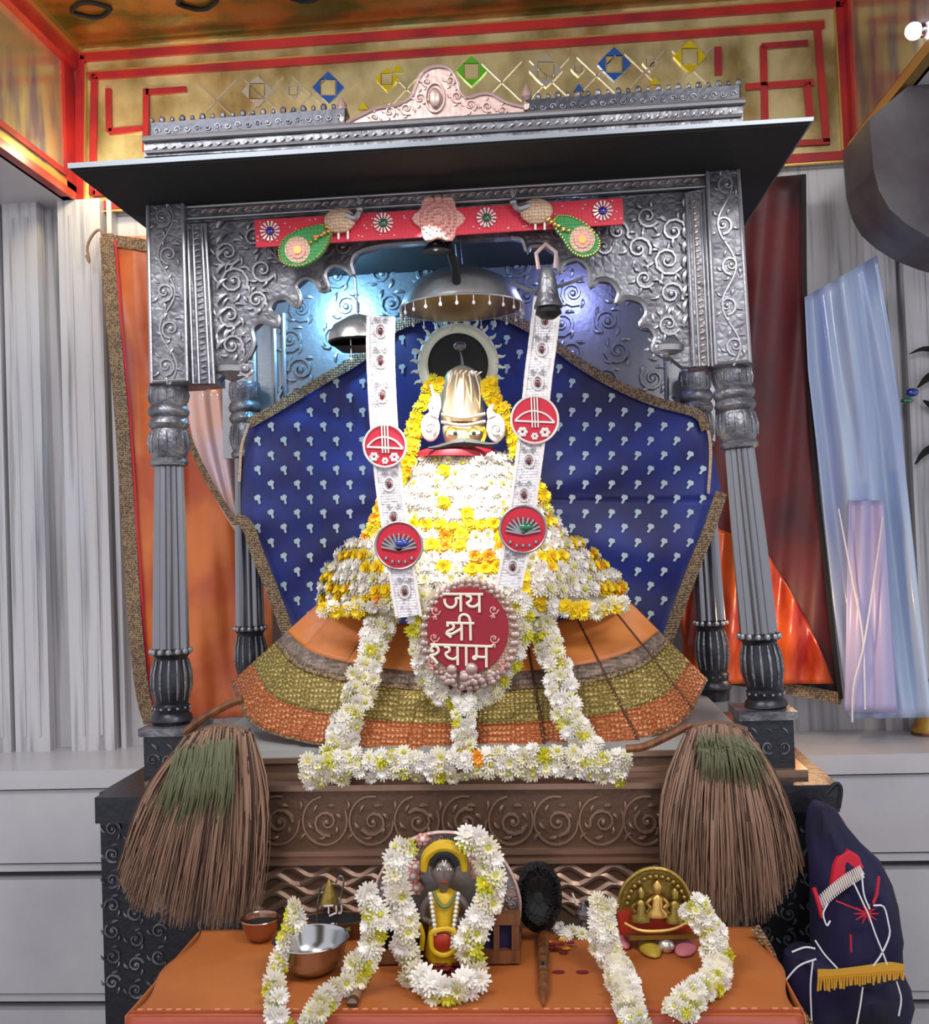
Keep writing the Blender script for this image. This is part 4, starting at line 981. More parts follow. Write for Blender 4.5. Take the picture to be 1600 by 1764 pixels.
MB().lathe([(0, 51*k), (.4, 44*k), (1, 2*k)], c0+Vector((0, 0, -.003)), c0+Vector((0, 0, .04)), 40).build('lining', 'dark', pr)
MB().lathe([(0, 50*k), (.2, 44*k), (1, 30*k)], c0+Vector((0, .01, -.003)), c0+Vector((0, .015, -.022)), 32).build('dark_fringe', 'dark', pr)
g = MB(); g.tube([c0+Vector((0, 0, .06)), c0+Vector((0, 0, .12)), c0+Vector((0, -.03, .20))], .0022, 5); g.build('hanging_wire', 'steel', pr)
for i in range(2):
    g = MB(); p = c0+Vector(((-8+54*i)*k, -.04, .0)); g.tube([p, p+Vector((0, 0, -.045))], .0016, 5); g.ball(p+Vector((0, 0, -.048)), .0045, 6, 5); g.build('drop', 'pearl', pr)
k = dep(-.04); c0 = at(944, 522, -.04)
pr = empty('silver_bell', c0, 'tall dark silver bell hanging at top of right brocade sash', 'bell')
MB().lathe([(0, 25*k), (.06, 24*k), (.25, 19*k), (.55, 16*k), (.8, 13*k), (.95, 6*k), (1, 1*k)], c0+Vector((0, 0, -.01)), c0+Vector((0, 0, .085)), 32).build('bell_body', 'silver', pr)
MB().lathe([(0, 20*k), (.5, 23*k), (1, 12*k)], c0+Vector((0, 0, -.012)), c0+Vector((0, 0, -.034)), 24).build('bell_collar', 'black', pr)
g = MB(); g.tube([at(880, 486, -.04), at(905, 498, -.04), at(930, 503, -.04), at(985, 486, -.04), at(1004, 478, -.04)], .004, 6); g.build('cross_rod', 'silver', pr)
g = MB(); g.tube([c0+Vector((-.018, 0, .075)), c0+Vector((-.022, 0, .11)), c0+Vector((0, 0, .13)), c0+Vector((.022, 0, .11)), c0+Vector((.018, 0, .075))], .005, 6); g.build('bell_hoop', 'silverpink', pr)
k = dep(-.01); c0 = at(752, 434, -.01)
pr = empty('ceiling_bell', c0, 'small dark dome bell hanging under middle of the red toran', 'bell')
MB().lathe([(0, 26*k), (.25, 23*k), (.6, 16*k), (.9, 7*k), (1, 2*k)], c0, c0+Vector((0, 0, .028)), 28).build('bell_body', 'silverdk', pr)
g = MB(); g.ball(c0+Vector((.0, -.02, .006)), .009, 9, 6); g.build('clapper', 'polish', pr)
g = MB(); g.tube([c0+Vector((.025, .01, .022)), c0+Vector((.035, .05, -.02)), c0+Vector((.038, .08, -.06))], .010, 8); g.build('hook', 'eave', pr)

# ================================================================ TORAN
YT = -.055
tr = MB().quad([(438, 379), (1072, 341), (1074, 386), (441, 426)], YT, .006).build('door_toran', 'toran', None, smooth=False)
tag(tr, 'pink red toran strip with beaded peacocks fixed across top of the arch', 'toran')
for x, y, gm in ((465, 398, 'gemblue'), (660, 384, 'gemgreen'), (838, 375, 'gemgreen'), (1038, 363, 'gemblue')):
    g = MB()
    for i in range(14):
        a = 2*PI*i/14; g.tube([at(x+8*math.cos(a), y+8*math.sin(a), YT-.003), at(x+17*math.cos(a), y+17*math.sin(a), YT-.003)], [.0016, .0032], 5)
    o = g.build('bead_flower', 'pearl', tr); MB().ball(at(x, y, YT-.004), .0085, 10, 6, (1, .6, 1)).build('gem', gm, o)
g = MB(); random.seed(5)
for i in range(70):
    t = random.random(); x = 442+t*628; y = lerp(382, 344, t)+random.random()*38; g.ball(at(x, y, YT-.001), .0022, 5, 3)
g.build('sequins', 'pearl', tr, kind='stuff')
blob = []
for i in range(30):
    a = 2*PI*i/30; rr = 38+5*math.cos(6*a); blob.append((755+rr*1.08*math.cos(a), 376+rr*math.sin(a)))
o = MB().quad(blob, YT-.008, .01, .002).build('centre_rosette', 'pinkbead', tr)
g = MB()
for rr in (10, 20, 30):
    for i in range(int(rr*.9)):
        a = 2*PI*i/int(rr*.9); g.ball(at(755+rr*math.cos(a), 376+rr*math.sin(a), YT-.010), .0034, 6, 4)
g.ball(at(755, 344, YT-.01), .009, 8, 6); g.build('rosette_beads', 'pinkbead', o)
def peacock(bx, by, hx, hy, tail, tcx, tcy):
    p = MB(); p.ball(at(bx, by, YT-.012), .034, 18, 10, (1.05, .32, .82)); o = p.build('peacock_body', 'beige', tr)
    g = MB(); ptube(g, [(bx+(hx-bx)*.3, by-8), (bx+(hx-bx)*.75, by-4), (hx, hy)], YT-.014, 8, 10, 7, lambda t: 1-.45*t)
    g.ball(at(hx, hy, YT-.014), .009, 8, 6); ptube(g, [(hx, hy), (hx-3, hy-22)], YT-.014, 2.4, 4, 5)
    for a in (-.5, 0, .5): ptube(g, [(hx, hy-6), (hx+10*math.sin(a), hy-18)], YT-.014, 1.5, 3, 5)
    g.build('peacock_head', 'silverhi', o)
    MB().quad(tail, YT-.012, .010, .002).build('peacock_tail', 'green', tr)
    for rr, m in ((22, 'beige'), (14, 'pinkbead'), (7, 'goldtrim')):
        MB().quad(ellipse(tcx, tcy, rr, rr*1.05, 22), YT-.013-.0015*(24-rr)/5, .004).build('tail_eye', m, tr)
    g = MB(); n = len(tail)
    for i in range(n):
        for f in (0, .5):
            x = lerp(tail[i][0], tail[(i+1) % n][0], f); y = lerp(tail[i][1], tail[(i+1) % n][1], f)
            x += (tcx-x)*.06; y += (tcy-y)*.06; g.ball(at(x, y, YT-.013), .0026, 5, 4)
    g.build('tail_beads', 'goldtrim', tr)
    g = MB()
    for i in range(9):
        t = i/8; g.ball(at(lerp(bx, tcx, .25+t*.4)+random.uniform(-5, 5), lerp(by, tcy, .25+t*.4)+random.uniform(-5, 5), YT-.016), .005, 7, 5)
    g.build('neck_beads', 'goldtrim', tr)
    for sx in (-1, 1): 
        g = MB(); ptube(g, [(bx+6+sx*8, by+16), (bx+6+sx*8, by+32)], YT-.01, 2.4, 4, 5); g.build('peacock_leg', 'pearl', tr)
peacock(585, 380, 620, 360, pl([(556, 384), (574, 390), (568, 412), (552, 440), (520, 459), (490, 456), (478, 438), (486, 412), (514, 394), (556, 384)], 24)[:-1], 512, 430)
peacock(924, 364, 884, 348, pl([(960, 368), (982, 370), (1012, 386), (1034, 412), (1030, 434), (1006, 444), (984, 434), (968, 410), (950, 384), (960, 368)], 24)[:-1], 1003, 412)
# ================================================================ WHISKS
def whisk(label, tops, bots, Yt, Yb, green, handle, nst=1100, seed=2):
    random.seed(seed)
    root = empty('fibre_whisk', at(*handle[0], Yt), label, 'whisk', 'pair of fibre whisks in front of the throne')
    (ta, tb) = tops; MBs = [MB(), MB(), MB(), MB()]
    for i in range(nst):
        u = random.random(); dq = random.random()
        tx = lerp(ta[0], tb[0], u); ty = lerp(ta[1], tb[1], u)-14*math.sin(PI*u)+random.uniform(0, 12)
        b = poly_edge(bots, min(.999, max(0, u+random.uniform(-.05, .05)))); ln = random.choice((1, 1, 1, .96, .9, .82, .7))
        bx = lerp(tx, b[0], ln)+random.uniform(-6, 6); by = lerp(ty, b[1], ln)+random.uniform(-14, 14)
        bow = random.uniform(-8, 8)+(u-.5)*34; P = []; Rr = []
        for k in range(7):
            t = k/6; x = lerp(tx, bx, t)+bow*math.sin(PI*t); y = lerp(ty, by, t)
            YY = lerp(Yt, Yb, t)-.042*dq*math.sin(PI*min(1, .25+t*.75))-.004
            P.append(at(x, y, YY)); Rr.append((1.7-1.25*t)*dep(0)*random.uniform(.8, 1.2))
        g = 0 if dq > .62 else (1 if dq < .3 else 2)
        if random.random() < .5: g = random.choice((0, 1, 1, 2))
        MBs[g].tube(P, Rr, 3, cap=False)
    # solid core so that nothing shows through
    q = [poly_edge(bots, t) for t in (0, .25, .5, .75, .999)]
    core = MB(); rows_ = []
    for t in (0, .2, .4, .6, .8, .9):
        rows_.append((lerp((ta[1]+tb[1])/2, (q[0][1]+q[-1][1])/2+10, t), lerp(ta[0]+8, q[0][0]+22, t), lerp(tb[0]-8, q[-1][0]-22, t), lerp(Yt, Yb, t)+.01, .018))
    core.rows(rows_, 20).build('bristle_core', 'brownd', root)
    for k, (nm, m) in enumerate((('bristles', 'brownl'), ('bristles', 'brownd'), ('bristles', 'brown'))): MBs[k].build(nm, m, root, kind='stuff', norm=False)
    gm = MB()
    for i in range(150):
        u = random.random(); tx, ty = lerp(green[0][0], green[1][0], u), lerp(green[0][1], green[1][1], u)+random.uniform(0, 20)
        ex, ey = lerp(green[2][0], green[3][0], u)+random.uniform(-8, 8), lerp(green[2][1], green[3][1], u)+random.uniform(-50, 14)
        gm.tube([at(lerp(tx, ex, t)+4*math.sin(t*3), lerp(ty, ey, t), lerp(Yt, Yb, t*.4)-.040-.030*math.sin(PI*min(1, t*.8+.2))*random.uniform(.8, 1)) for t in (0, .33, .66, 1)], [.0016, .0016, .0012, .0005], 3, cap=False)
    gm.build('green_dyed_bristles', 'greenb', root, kind='stuff', norm=False)
    g = MB(); ptube(g, handle, Yt-.012, 7, 10, 8); g.build('handle', 'wood', root)
    g = MB(); q = pl([(ta[0]+10, ta[1]+4), ((ta[0]+tb[0])/2, (ta[1]+tb[1])/2-6), (tb[0]-8, tb[1]+4)], 10); g.tube([at(a, b, Yt-.004) for a, b in q], 13*dep(0), 8); g.build('binding', 'brown', root)
    return root
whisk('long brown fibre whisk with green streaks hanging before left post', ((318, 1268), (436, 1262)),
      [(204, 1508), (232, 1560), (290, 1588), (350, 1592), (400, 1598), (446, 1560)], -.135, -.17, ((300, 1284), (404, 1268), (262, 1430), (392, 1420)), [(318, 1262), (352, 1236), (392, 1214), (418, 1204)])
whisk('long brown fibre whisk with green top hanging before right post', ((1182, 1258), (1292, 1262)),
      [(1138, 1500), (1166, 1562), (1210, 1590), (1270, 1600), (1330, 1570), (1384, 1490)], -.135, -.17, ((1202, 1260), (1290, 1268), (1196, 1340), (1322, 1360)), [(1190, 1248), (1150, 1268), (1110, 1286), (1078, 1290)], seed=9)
MB_ = MB()

# ================================================================ TABLE
ZT = .40
def ont(x, y): return atz(x, y, ZT)
TB = -.225; TF = ont(800, 1744).y
xl = at(322, 1590, TB).x+.03; xr = at(1300, 1590, TB).x
tbl = empty('offering_table', Vector(((xl+xr)/2, (TB+TF)/2, -.35)), 'table under orange cloth holding offerings in front of the throne', 'table')
MB().box((xl+.02, TF+.01, ZT-.035), (xr-.02, TB, ZT-.004)).build('table_top', 'wood', tbl, smooth=False)
for sx in (xl+.05, xr-.05):
    for sy in (TF+.05, TB-.04): MB().box((sx-.02, sy-.02, -.35), (sx+.02, sy+.02, ZT-.03)).build('leg', 'wood', tbl, smooth=False)
zz = ZT
clo = MB()
def tc(u, v):
    # v 0..1 over the top then hanging in front
    x = lerp(xl, xr, u)
    if v < .6: t = v/.6; return Vector((x+(.01*math.sin(t*9+u*3)) * (abs(2*u-1)**6), lerp(TB, TF, t), zz+.0008*math.sin(u*30+t*5)))
    t = (v-.6)/.4; return Vector((x, TF-.012-.012*t-.010*t*math.sin(u*34), zz-t*.34))
clo.grid(tc, 80, 40)
co = clo.build('cloth', 'table', tbl, solid=.003, angle=70, norm=False)
for sd, x in ((-1, xl), (1, xr)):
    g = MB()
    def sc_(u, v, sd=sd, x=x): 
        return Vector((x+sd*(.004+.02*v*(.6+.4*u)+.008*v*math.sin(u*12)), lerp(TB, TF-.012, u), zz-v*.30))
    g.grid(sc_, 30, 12); o = g.build('side_flap', 'table', tbl, solid=.003, angle=180, norm=False)
g = MB(); g.box((xl, TF-.006, zz-.001), (xr, TF+.002, zz+.0035)); g.build('front_fold', 'tablered', co, smooth=False)
g = MB()
def rbf(u, v): x = lerp(xl, xr, u); return Vector((x, TF-.018-.014*v-.010*v*math.sin(u*34), zz+.002-v*.12))
g.grid(rbf, 80, 5); g.build('red_border', 'tablered', co, solid=.002, angle=180, norm=False)
g = MB(); random.seed(3)
for i in range(66):
    x = lerp(xl+.01, xr-.01, i/65)
    if random.random() < .8: g.box((x, TF+.002, zz+.001), (x+.009, TF+.006, zz+.0045))
g.build('gold_stitching', 'stitch', co, smooth=False)
# gold edging on the right side flap
strip([(1300, 1596), (1326, 1640), (1350, 1700), (1392, 1764), (1420, 1800)], 16, -.30, 'gold_edging', 'brocade', tbl, n=16, th=.004)

# ---- steel bowls
def bowl(label, name, cx, cyrim, rpx, Y, h, m='steel', group=None):
    k = dep(Y); c = at(cx, cyrim, Y); c.z = ZT+h; e = empty(name, Vector((c.x, c.y, ZT)), label, 'bowl', group); r = rpx*k
    b = Vector((c.x, c.y, ZT+.0015))
    pr_ = [(0, .02*r), (0, .42*r), (.06, .52*r), (.3, .78*r), (.6, .93*r), (.95, 1.0*r), (1.0, 1.05*r), (1.0, .99*r), (.9, .96*r), (.55, .88*r), (.28, .72*r), (.1, .45*r), (.07, .01*r)]
    MB().lathe(pr_, b, c, 48).build('bowl_body', m, e); 
    MB().tube([c+Vector((1.03*r*math.cos(a), 1.03*r*math.sin(a), 0)) for a in [2*PI*i/40 for i in range(41)]], .0018, 6).build('rim', m, e)
    return e, c, r
bowl('large stainless steel bowl inside left flower garland on the table', 'steel_bowl', 536, 1640, 63, -.43, .062)
e, c, r = bowl('small copper toned steel bowl at back left of the table', 'small_bowl', 449, 1602, 32, -.28, .045, 'copper')
MB().lathe([(0, r*.8), (1, r*.84)], c+Vector((0, 0, -.014)), c+Vector((0, 0, -.010)), 24).build('dark_contents', 'black', e)
# ---- oval wood tray with black tin, wire handle and little cone
p = ont(575, 1622); e = empty('wooden_tray', p, 'oval wooden tray holding black tin behind the steel bowl', 'tray'); k = dep(p.y)
c = Vector((p.x, p.y+.03, ZT+.001)); 
MB().lathe([(0, 56*k), (1, 62*k), (1, 55*k), (.3, 50*k), (.3, 1*k)], c, c+Vector((0, 0, .034)), 36, sy=.55).build('tray_body', 'wood', e)
MB().lathe([(0, 54*k), (1, 56*k)], c+Vector((0, 0, .011)), c+Vector((0, 0, .033)), 36, sy=.52).build('black_tin', 'black', e)
g = MB(); ptube(g, [(538, 1602), (546, 1606), (575, 1608), (604, 1600)], c.y-.035, 4, 10, 6); g.build('green_rim', 'leafstem', e)
pY = c.y-.042
for pts in ([(567, 1578), (576, 1574), (585, 1572)], [(566, 1561), (566, 1574)], [(558, 1561), (574, 1560)], [(579, 1560), (580, 1573), (588, 1572), (588, 1559)], [(570, 1592), (580, 1591)]):
    g = MB(); ptube(g, pts, pY-.01, 1.6, 6, 5); g.build('lettering', 'pearl', e)
MB().quad([(544, 1600), (576, 1597), (577, 1616), (545, 1618)], pY-.012, .003).build('red_label', 'redenamel', e, smooth=False)
g = MB(); ptube(g, [(546, 1606), (547, 1560), (552, 1530), (556, 1524)], pY-.012, 1.6, 10, 5); ptube(g, [(574, 1606), (586, 1550), (592, 1516), (584, 1510), (578, 1522)], pY-.012, 1.6, 12, 5); g.build('wire_handle', 'steel', e)
k2 = dep(c.y+.02); a = at(568, 1556, c.y+.02)
MB().lathe([(0, 17*k2), (.2, 15*k2), (.6, 8*k2), (.85, 4*k2), (1, .5*k2)], a, a+Vector((0, 0, .05)), 20).build('brass_cone', 'brass', e)
# ---- rolled stick under left garland
p = ont(607, 1738); q = ont(640, 1650)
e = empty('rolled_leaf_stick', p, 'dark rolled stick lying under right side of left garland', 'stick')
MB().tube([p+Vector((0, 0, .009)), p.lerp(q, .5)+Vector((0, 0, .011)), q+Vector((0, 0, .009))], [.0085, .011, .009], 12).build('roll', 'brownl', e)
MB().tube([p+Vector((0, 0, .009)), p.lerp(q, .06)+Vector((0, 0, .009))], [.0092, .0092], 12).build('dark_end', 'brownd', e)

# ---- small shrine with small deity in the centre
YD = ont(775, 1665).y
th = empty('small_wooden_shrine', ont(775, 1665), 'small wooden throne with silver filigree back in centre of the table', 'shrine')
for x0, x1 in ((650, 716), (816, 894)):
    for a, b in ((x0, x0+13), ((x0+x1)/2-5, (x0+x1)/2+5), (x1-13, x1)): MB().quad([(a, 1590), (b, 1590), (b, 1650), (a, 1650)], YD, .016, .001).build('post', 'wood', th, smooth=False)
    MB().quad([(x0-2, 1640), (x1+2, 1638), (x1+2, 1660), (x0-2, 1662)], YD-.004, .022, .001).build('rail', 'wood', th, smooth=False)
    MB().quad([(x0-2, 1576), (x1+2, 1574), (x1+2, 1594), (x0-2, 1594)], YD-.002, .02, .001).build('rail', 'wood', th, smooth=False)
    MB().quad([(x0+8, 1594), (x1-8, 1594), (x1-8, 1642), (x0+8, 1642)], YD+.012, .006).build('dark_panel', 'navy', th, smooth=False)
MB().box((at(648, 1650, YD).x, YD+.015, ZT+.001), (at(896, 1650, YD).x, YD+.14, ZT+.016)).build('base', 'wood', th, smooth=False)
MB().quad([(716, 1584), (816, 1584), (816, 1658), (716, 1658)], YD+.03, .08).build('seat', 'wood', th, smooth=False)
fb = [(648, 1580), (648, 1530), (664, 1492), (690, 1458), (726, 1440), (768, 1434), (812, 1442), (850, 1464), (878, 1500), (894, 1546), (894, 1580)]
o = MB().quad(fb, YD+.05, .012, .002).build('filigree_back', 'silverhi', th)
g = MB(); random.seed(8); ptube(g, fb, YD+.048, 4, 40, 6)
for i in range(130):
    a = PI+PI*random.random(); rr = random.uniform(.62, .98); x = 771+122*rr*math.cos(a); y = 1572+136*rr*math.sin(a)
    if y < 1578: spiral(g, x, y, 7, YD+.047, 1.7, 1.1, a, 1 if i % 2 else -1, 8)
g.build('filigree', 'silverpink', o, kind='stuff')
for x, y in ((705, 1466), (712, 1510), (700, 1500), (718, 1530), (806, 1482), (812, 1462), (716, 1494), (820, 1504), (800, 1440), (728, 1446)):
    g = MB(); 
    for a in range(6): g.ball(at(x+7*math.cos(a*PI/3), y+7*math.sin(a*PI/3), YD+.035), .006, 6, 4)
    o = g.build('pink_bead_flower', 'pinkbead', th); MB().ball(at(x, y, YD+.03), .006, 7, 5).build('centre_bead', 'pearl', o)
de = empty('small_deity_figure', at(765, 1640, YD), 'small standing deity figure in yellow dress before silver filigree back', 'figurine')
yv_ = YD-.0
MB().rows([(1478, 752, 776, yv_, .010), (1484, 745, 783, yv_, .018), (1496, 742, 786, yv_, .024), (1508, 744, 784, yv_, .025), (1520, 750, 778, yv_, .022), (1530, 758, 770, yv_, .015), (1540, 756, 772, yv_, .015)], 24).build('head', 'skin', de)
g = MB(); ptube(g, [(730, 1500), (734, 1476), (750, 1462), (765, 1458), (782, 1462), (797, 1476), (800, 1500)], yv_-.004, 12, 18, 8, lambda t: .55+.45*math.sin(PI*t)); g.build('yellow_turban', 'yellowcloth', de)
g = MB(); ptube(g, [(744, 1492), (752, 1476), (765, 1472), (778, 1476), (787, 1492)], yv_-.014, 6, 12, 7); g.build('hair', 'black', de)
for x in (756, 774): 
    g = MB(); g.ball(at(x, 1498, yv_-.0235), .0032, 8, 5, (1.4, .5, .8)); g.build('eye', 'pearl', de); g = MB(); g.ball(at(x, 1498, yv_-.0248), .0018, 6, 4); g.build('pupil', 'black', de)
g = MB(); ptube(g, [(762, 1482), (765, 1492), (768, 1482)], yv_-.026, 1.5, 6, 5); g.build('forehead_mark', 'pearl', de)
g = MB(); ptube(g, [(765, 1500), (765, 1510)], yv_-.026, 2, 4, 5); g.build('nose', 'skin', de)
g = MB(); ptube(g, [(760, 1518), (765, 1520), (771, 1518)], yv_-.024, 1.6, 5, 5); g.build('lips', 'redenamel', de)
MB().rows([(1534, 752, 778, yv_, .018), (1542, 738, 794, yv_, .024), (1556, 736, 796, yv_, .026), (1575, 742, 790, yv_, .026), (1600, 738, 792, yv_, .03), (1625, 734, 796, yv_, .034), (1642, 732, 800, yv_, .036), (1652, 736, 796, yv_, .034)], 28).build('yellow_dress', 'yellowcloth', de)
for sg, pts in ((-1, [(742, 1546), (730, 1562), (728, 1580), (742, 1588)]), (1, [(790, 1546), (802, 1560), (806, 1578), (790, 1586)])):
    g = MB(); ptube(g, pts, yv_-.014, 7, 10, 8, lambda t: 1-.35*t); g.build('arm', 'skin', de)
    g = MB(); q = pts[-1]
    g.ball(at(q[0], q[1], yv_-.02), .0065, 8, 6)
    for f in range(4): ptube(g, [(q[0]-sg*2, q[1]-4+f*2.6), (q[0]-sg*9, q[1]-3+f*2.6)], yv_-.024, 1.2, 4, 5)
    ptube(g, [(q[0]-sg*1, q[1]-5), (q[0]-sg*5, q[1]-9)], yv_-.024, 1.3, 4, 5)
    g.build('hand', 'skin', de)
g = MB(); ptube(g, [(746, 1536), (756, 1556), (766, 1562), (776, 1556), (786, 1536)], yv_-.03, 3.6, 12, 6); g.build('collar', 'leafstem', de)
for o_ in (-1, 1):
    g = MB()
    for i in range(13): g.ball(at(765+o_*(24-1.0*i), 1540+i*7.6, yv_-.034), .0042, 6, 5)
    g.build('pearl_string', 'pearl', de)
g = MB(); ptube(g, [(742, 1610), (745, 1636), (765, 1646), (785, 1634), (786, 1610), (772, 1600), (748, 1604), (742, 1610)], yv_-.038, 4.5, 26, 7); g.build('yellow_frill', 'yellowcloth', de)
g = MB(); g.ball(at(762, 1622, yv_-.034), .018, 10, 7, (1, .4, 1)); g.build('orange_patch', 'redenamel', de)
g = MB(); ptube(g, [(722, 1592), (728, 1612), (726, 1636)], yv_-.02, 5, 8, 6); g.build('yellow_ribbon', 'yellowcloth', de)
# maroon petals at its foot
mp = empty('rose_petal_heap', ont(775, 1672), 'heap of dark maroon petals at feet of the small deity', 'petals')
random.seed(4)
for i in range(26):
    x = 775+random.uniform(-42, 42); y = 1668+random.uniform(-10, 14)-abs(x-775)*.12; p = ont(x, y); a = random.uniform(0, 6.28); r = .013
    g = MB(); g.rows if 0 else None
    P = [p+Vector((r*math.cos(a+t)*(1 if t % 2 else .8), r*.8*math.sin(a+t), .004+.005*random.random()+.0006*i)) for t in (0, 1, 2, 3, 4, 5)]
    g.poly(P, Vector((0, 0, .0012))); g.build('petal', 'maroon', mp, smooth=False)
# wreath round the small shrine
def ytab(t, x, y, yb=1640, lift=.024):
    if y > 1748: return TF-.035
    return atz(x, y if y > yb else yb, ZT+lift).y+(.02*(yb-y)/100 if y < yb else 0)
def Ywr(t, x, y): return ytab(t, x, y, 1652)-(.02 if y < 1652 else 0)
garland('flower_garland', 'large white flower wreath around the small deity figure', [(800, 1448), (832, 1460), (848, 1500), (842, 1546), (822, 1590), (806, 1622), (815, 1660), (818, 1690), (790, 1706), (750, 1702), (715, 1680), (698, 1640), (696, 1600), (690, 1560), (684, 1520), (684, 1480), (700, 1458)], Ywr, 15, 20, 17, 'wwwwcwgw', 'white flower garlands on the table', cluster=2, seed=21)
# garland round bowls (left)
def Yl(t, x, y):
    return ont(x, min(1764, max(y, 1610))).y-.0 if y > 1640 else lerp(-.36, -.33, (1640-y)/110)
garland('flower_garland', 'white flower garland draped over the large steel bowl', [(632, 1540), (644, 1580), (642, 1620), (626, 1660), (600, 1690), (566, 1712), (545, 1740), (535, 1772)], lambda t, x, y: ytab(t, x, y, 1690), 16, 17, 15, 'wwwwcwwg', 'white flower garlands on the table', cluster=2, seed=22)
garland('flower_garland', 'white flower garland left of the large steel bowl', [(512, 1568), (504, 1600), (488, 1640), (474, 1680), (472, 1720), (482, 1770)], lambda t, x, y: ytab(t, x, y, 1672), 13, 17, 15, 'wwwwcwg', 'white flower garlands on the table', cluster=2, seed=23)
# garlands right
garland('flower_garland', 'thick white bud garland left of the arched brass deity plaque', [(1040, 1556), (1036, 1590), (1046, 1630), (1062, 1670), (1078, 1710), (1090, 1745), (1098, 1775)], lambda t, x, y: ytab(t, x, y, 1650), 25, 11, 11, 'wwwcwc', 'white flower garlands on the table', cluster=5, cm='whitew', core=15, seed=24)
garland('flower_garland', 'thick white bud garland right of the arched brass deity plaque', [(1190, 1560), (1215, 1590), (1232, 1625), (1238, 1660), (1222, 1692), (1192, 1712), (1176, 1740)], lambda t, x, y: ytab(t, x, y, 1650), 26, 11, 11, 'wwwcwgc', 'white flower garlands on the table', cluster=5, cm='whitew', core=16, seed=25)
def loose(name, label, pts, r, kinds, seed):
    random.seed(seed); root = empty(name, at(*pts[0], ont(pts[0][0], pts[0][1]+12).y), label, 'flowers')
    for x, y in pts: flower(root, at(x, y, ont(x, y+10).y), Vector((random.uniform(-.4, .4), -.8, .7)), r*dep(-.4), random.choice(kinds))
loose('flower_bunch', 'two large white flowers at lower right table edge', [(1160, 1736), (1182, 1742), (1196, 1732), (1172, 1722)], 20, 'ww', 31)
loose('flower_bunch', 'small white flowers beside the wooden handled black whisk', [(964, 1600), (985, 1604), (1002, 1608), (975, 1612)], 14, 'wwc', 32)
loose('yellow_flower_bunch', 'yellow flowers at the lower end of thick bud garland', [(1090, 1756), (1080, 1762)], 16, 'y', 33)
# ---- black tuft whisk with wooden handle
e = empty('black_tuft_whisk', ont(935, 1735), 'round black tuft whisk with pointed wooden handle on the table', 'whisk')
MB().rows([(1488, 908, 930, -.27, .012), (1500, 896, 946, -.27, .03), (1530, 892, 960, -.27, .042), (1562, 896, 966, -.27, .042), (1586, 908, 958, -.27, .034), (1600, 920, 950, -.28, .02)], 28).build('tuft_core', 'black', e)
g = MB(); random.seed(6)
for i in range(700):
    a = random.random()*2*PI; q_ = random.random(); x0, y0 = 928+30*q_*math.cos(a), 1545+40*q_*math.sin(a); x1, y1 = 928+40*math.cos(a), 1545+62*math.sin(a)
    g.tube([at(x0, y0, -.305), at((x0+x1)/2, (y0+y1)/2, -.318), at(x1, y1, -.28)], [.0018, .0014, .0005], 3, cap=False)
g.build('tuft_hair', 'black', e, kind='stuff', norm=False)
a = ont(936, 1738); b = ont(936, 1590)
MB().tube([a+Vector((0, 0, .004)), a.lerp(b, .12)+Vector((0, 0, .010)), a.lerp(b, .5)+Vector((0, 0, .013)), b+Vector((0, -.01, .02))], [.001, .009, .0105, .011], 12).build('handle', 'wood', e)
g = MB(); pp = a.lerp(b, .32)+Vector((0, 0, .011)); g.tube([pp, pp+Vector((0, .012, .001))], .0112, 12); g.build('metal_ring', 'steel', e)
# ---- small silver ornament
p = ont(1006, 1606); e = empty('silver_lamp', p, 'small dull silver lamp stand beside black tuft whisk', 'lamp')
MB().lathe([(0, .018), (.06, .018), (.1, .008), (.35, .006), (.45, .014), (.62, .016), (.72, .007), (1, .003)], p+Vector((0, 0, .001)), p+Vector((0, 0, .062)), 20).build('stem', 'silver', e)
g = MB(); g.tube([p+Vector((-.012, -.005, .055)), p+Vector((-.020, -.006, .078))], [.0035, .002], 6); g.build('wick', 'pearl', e)
# petals and specks on the cloth
for i, (x, y, lab) in enumerate(((962, 1677, 'dark red petal left of the two lying on orange cloth'), (1003, 1677, 'dark red petal right of the two lying on orange cloth'))):
    p = ont(x, y); g = MB(); g.poly([p+Vector((.011*math.cos(t), .006*math.sin(t), .0025)) for t in [k*PI/5 for k in range(10)]], Vector((0, 0, .0012))); o = g.build('fallen_petal', 'maroon', None, smooth=False); tag(o, lab, 'petal', 'fallen petals')
hp = empty('dried_petal_heap', ont(968, 1640), 'small heap of dried maroon petals below small white flowers', 'petals'); random.seed(14)
for i in range(12):
    p = ont(960+random.uniform(-22, 28), 1636+random.uniform(-10, 10)); g = MB(); r = .009
    g.poly([p+Vector((r*math.cos(t+i), r*.7*math.sin(t+i), .003+.0009*i)) for t in range(6)], Vector((0, 0, .0012))); g.build('petal', 'maroon' if i % 3 else 'amber', hp, smooth=False)
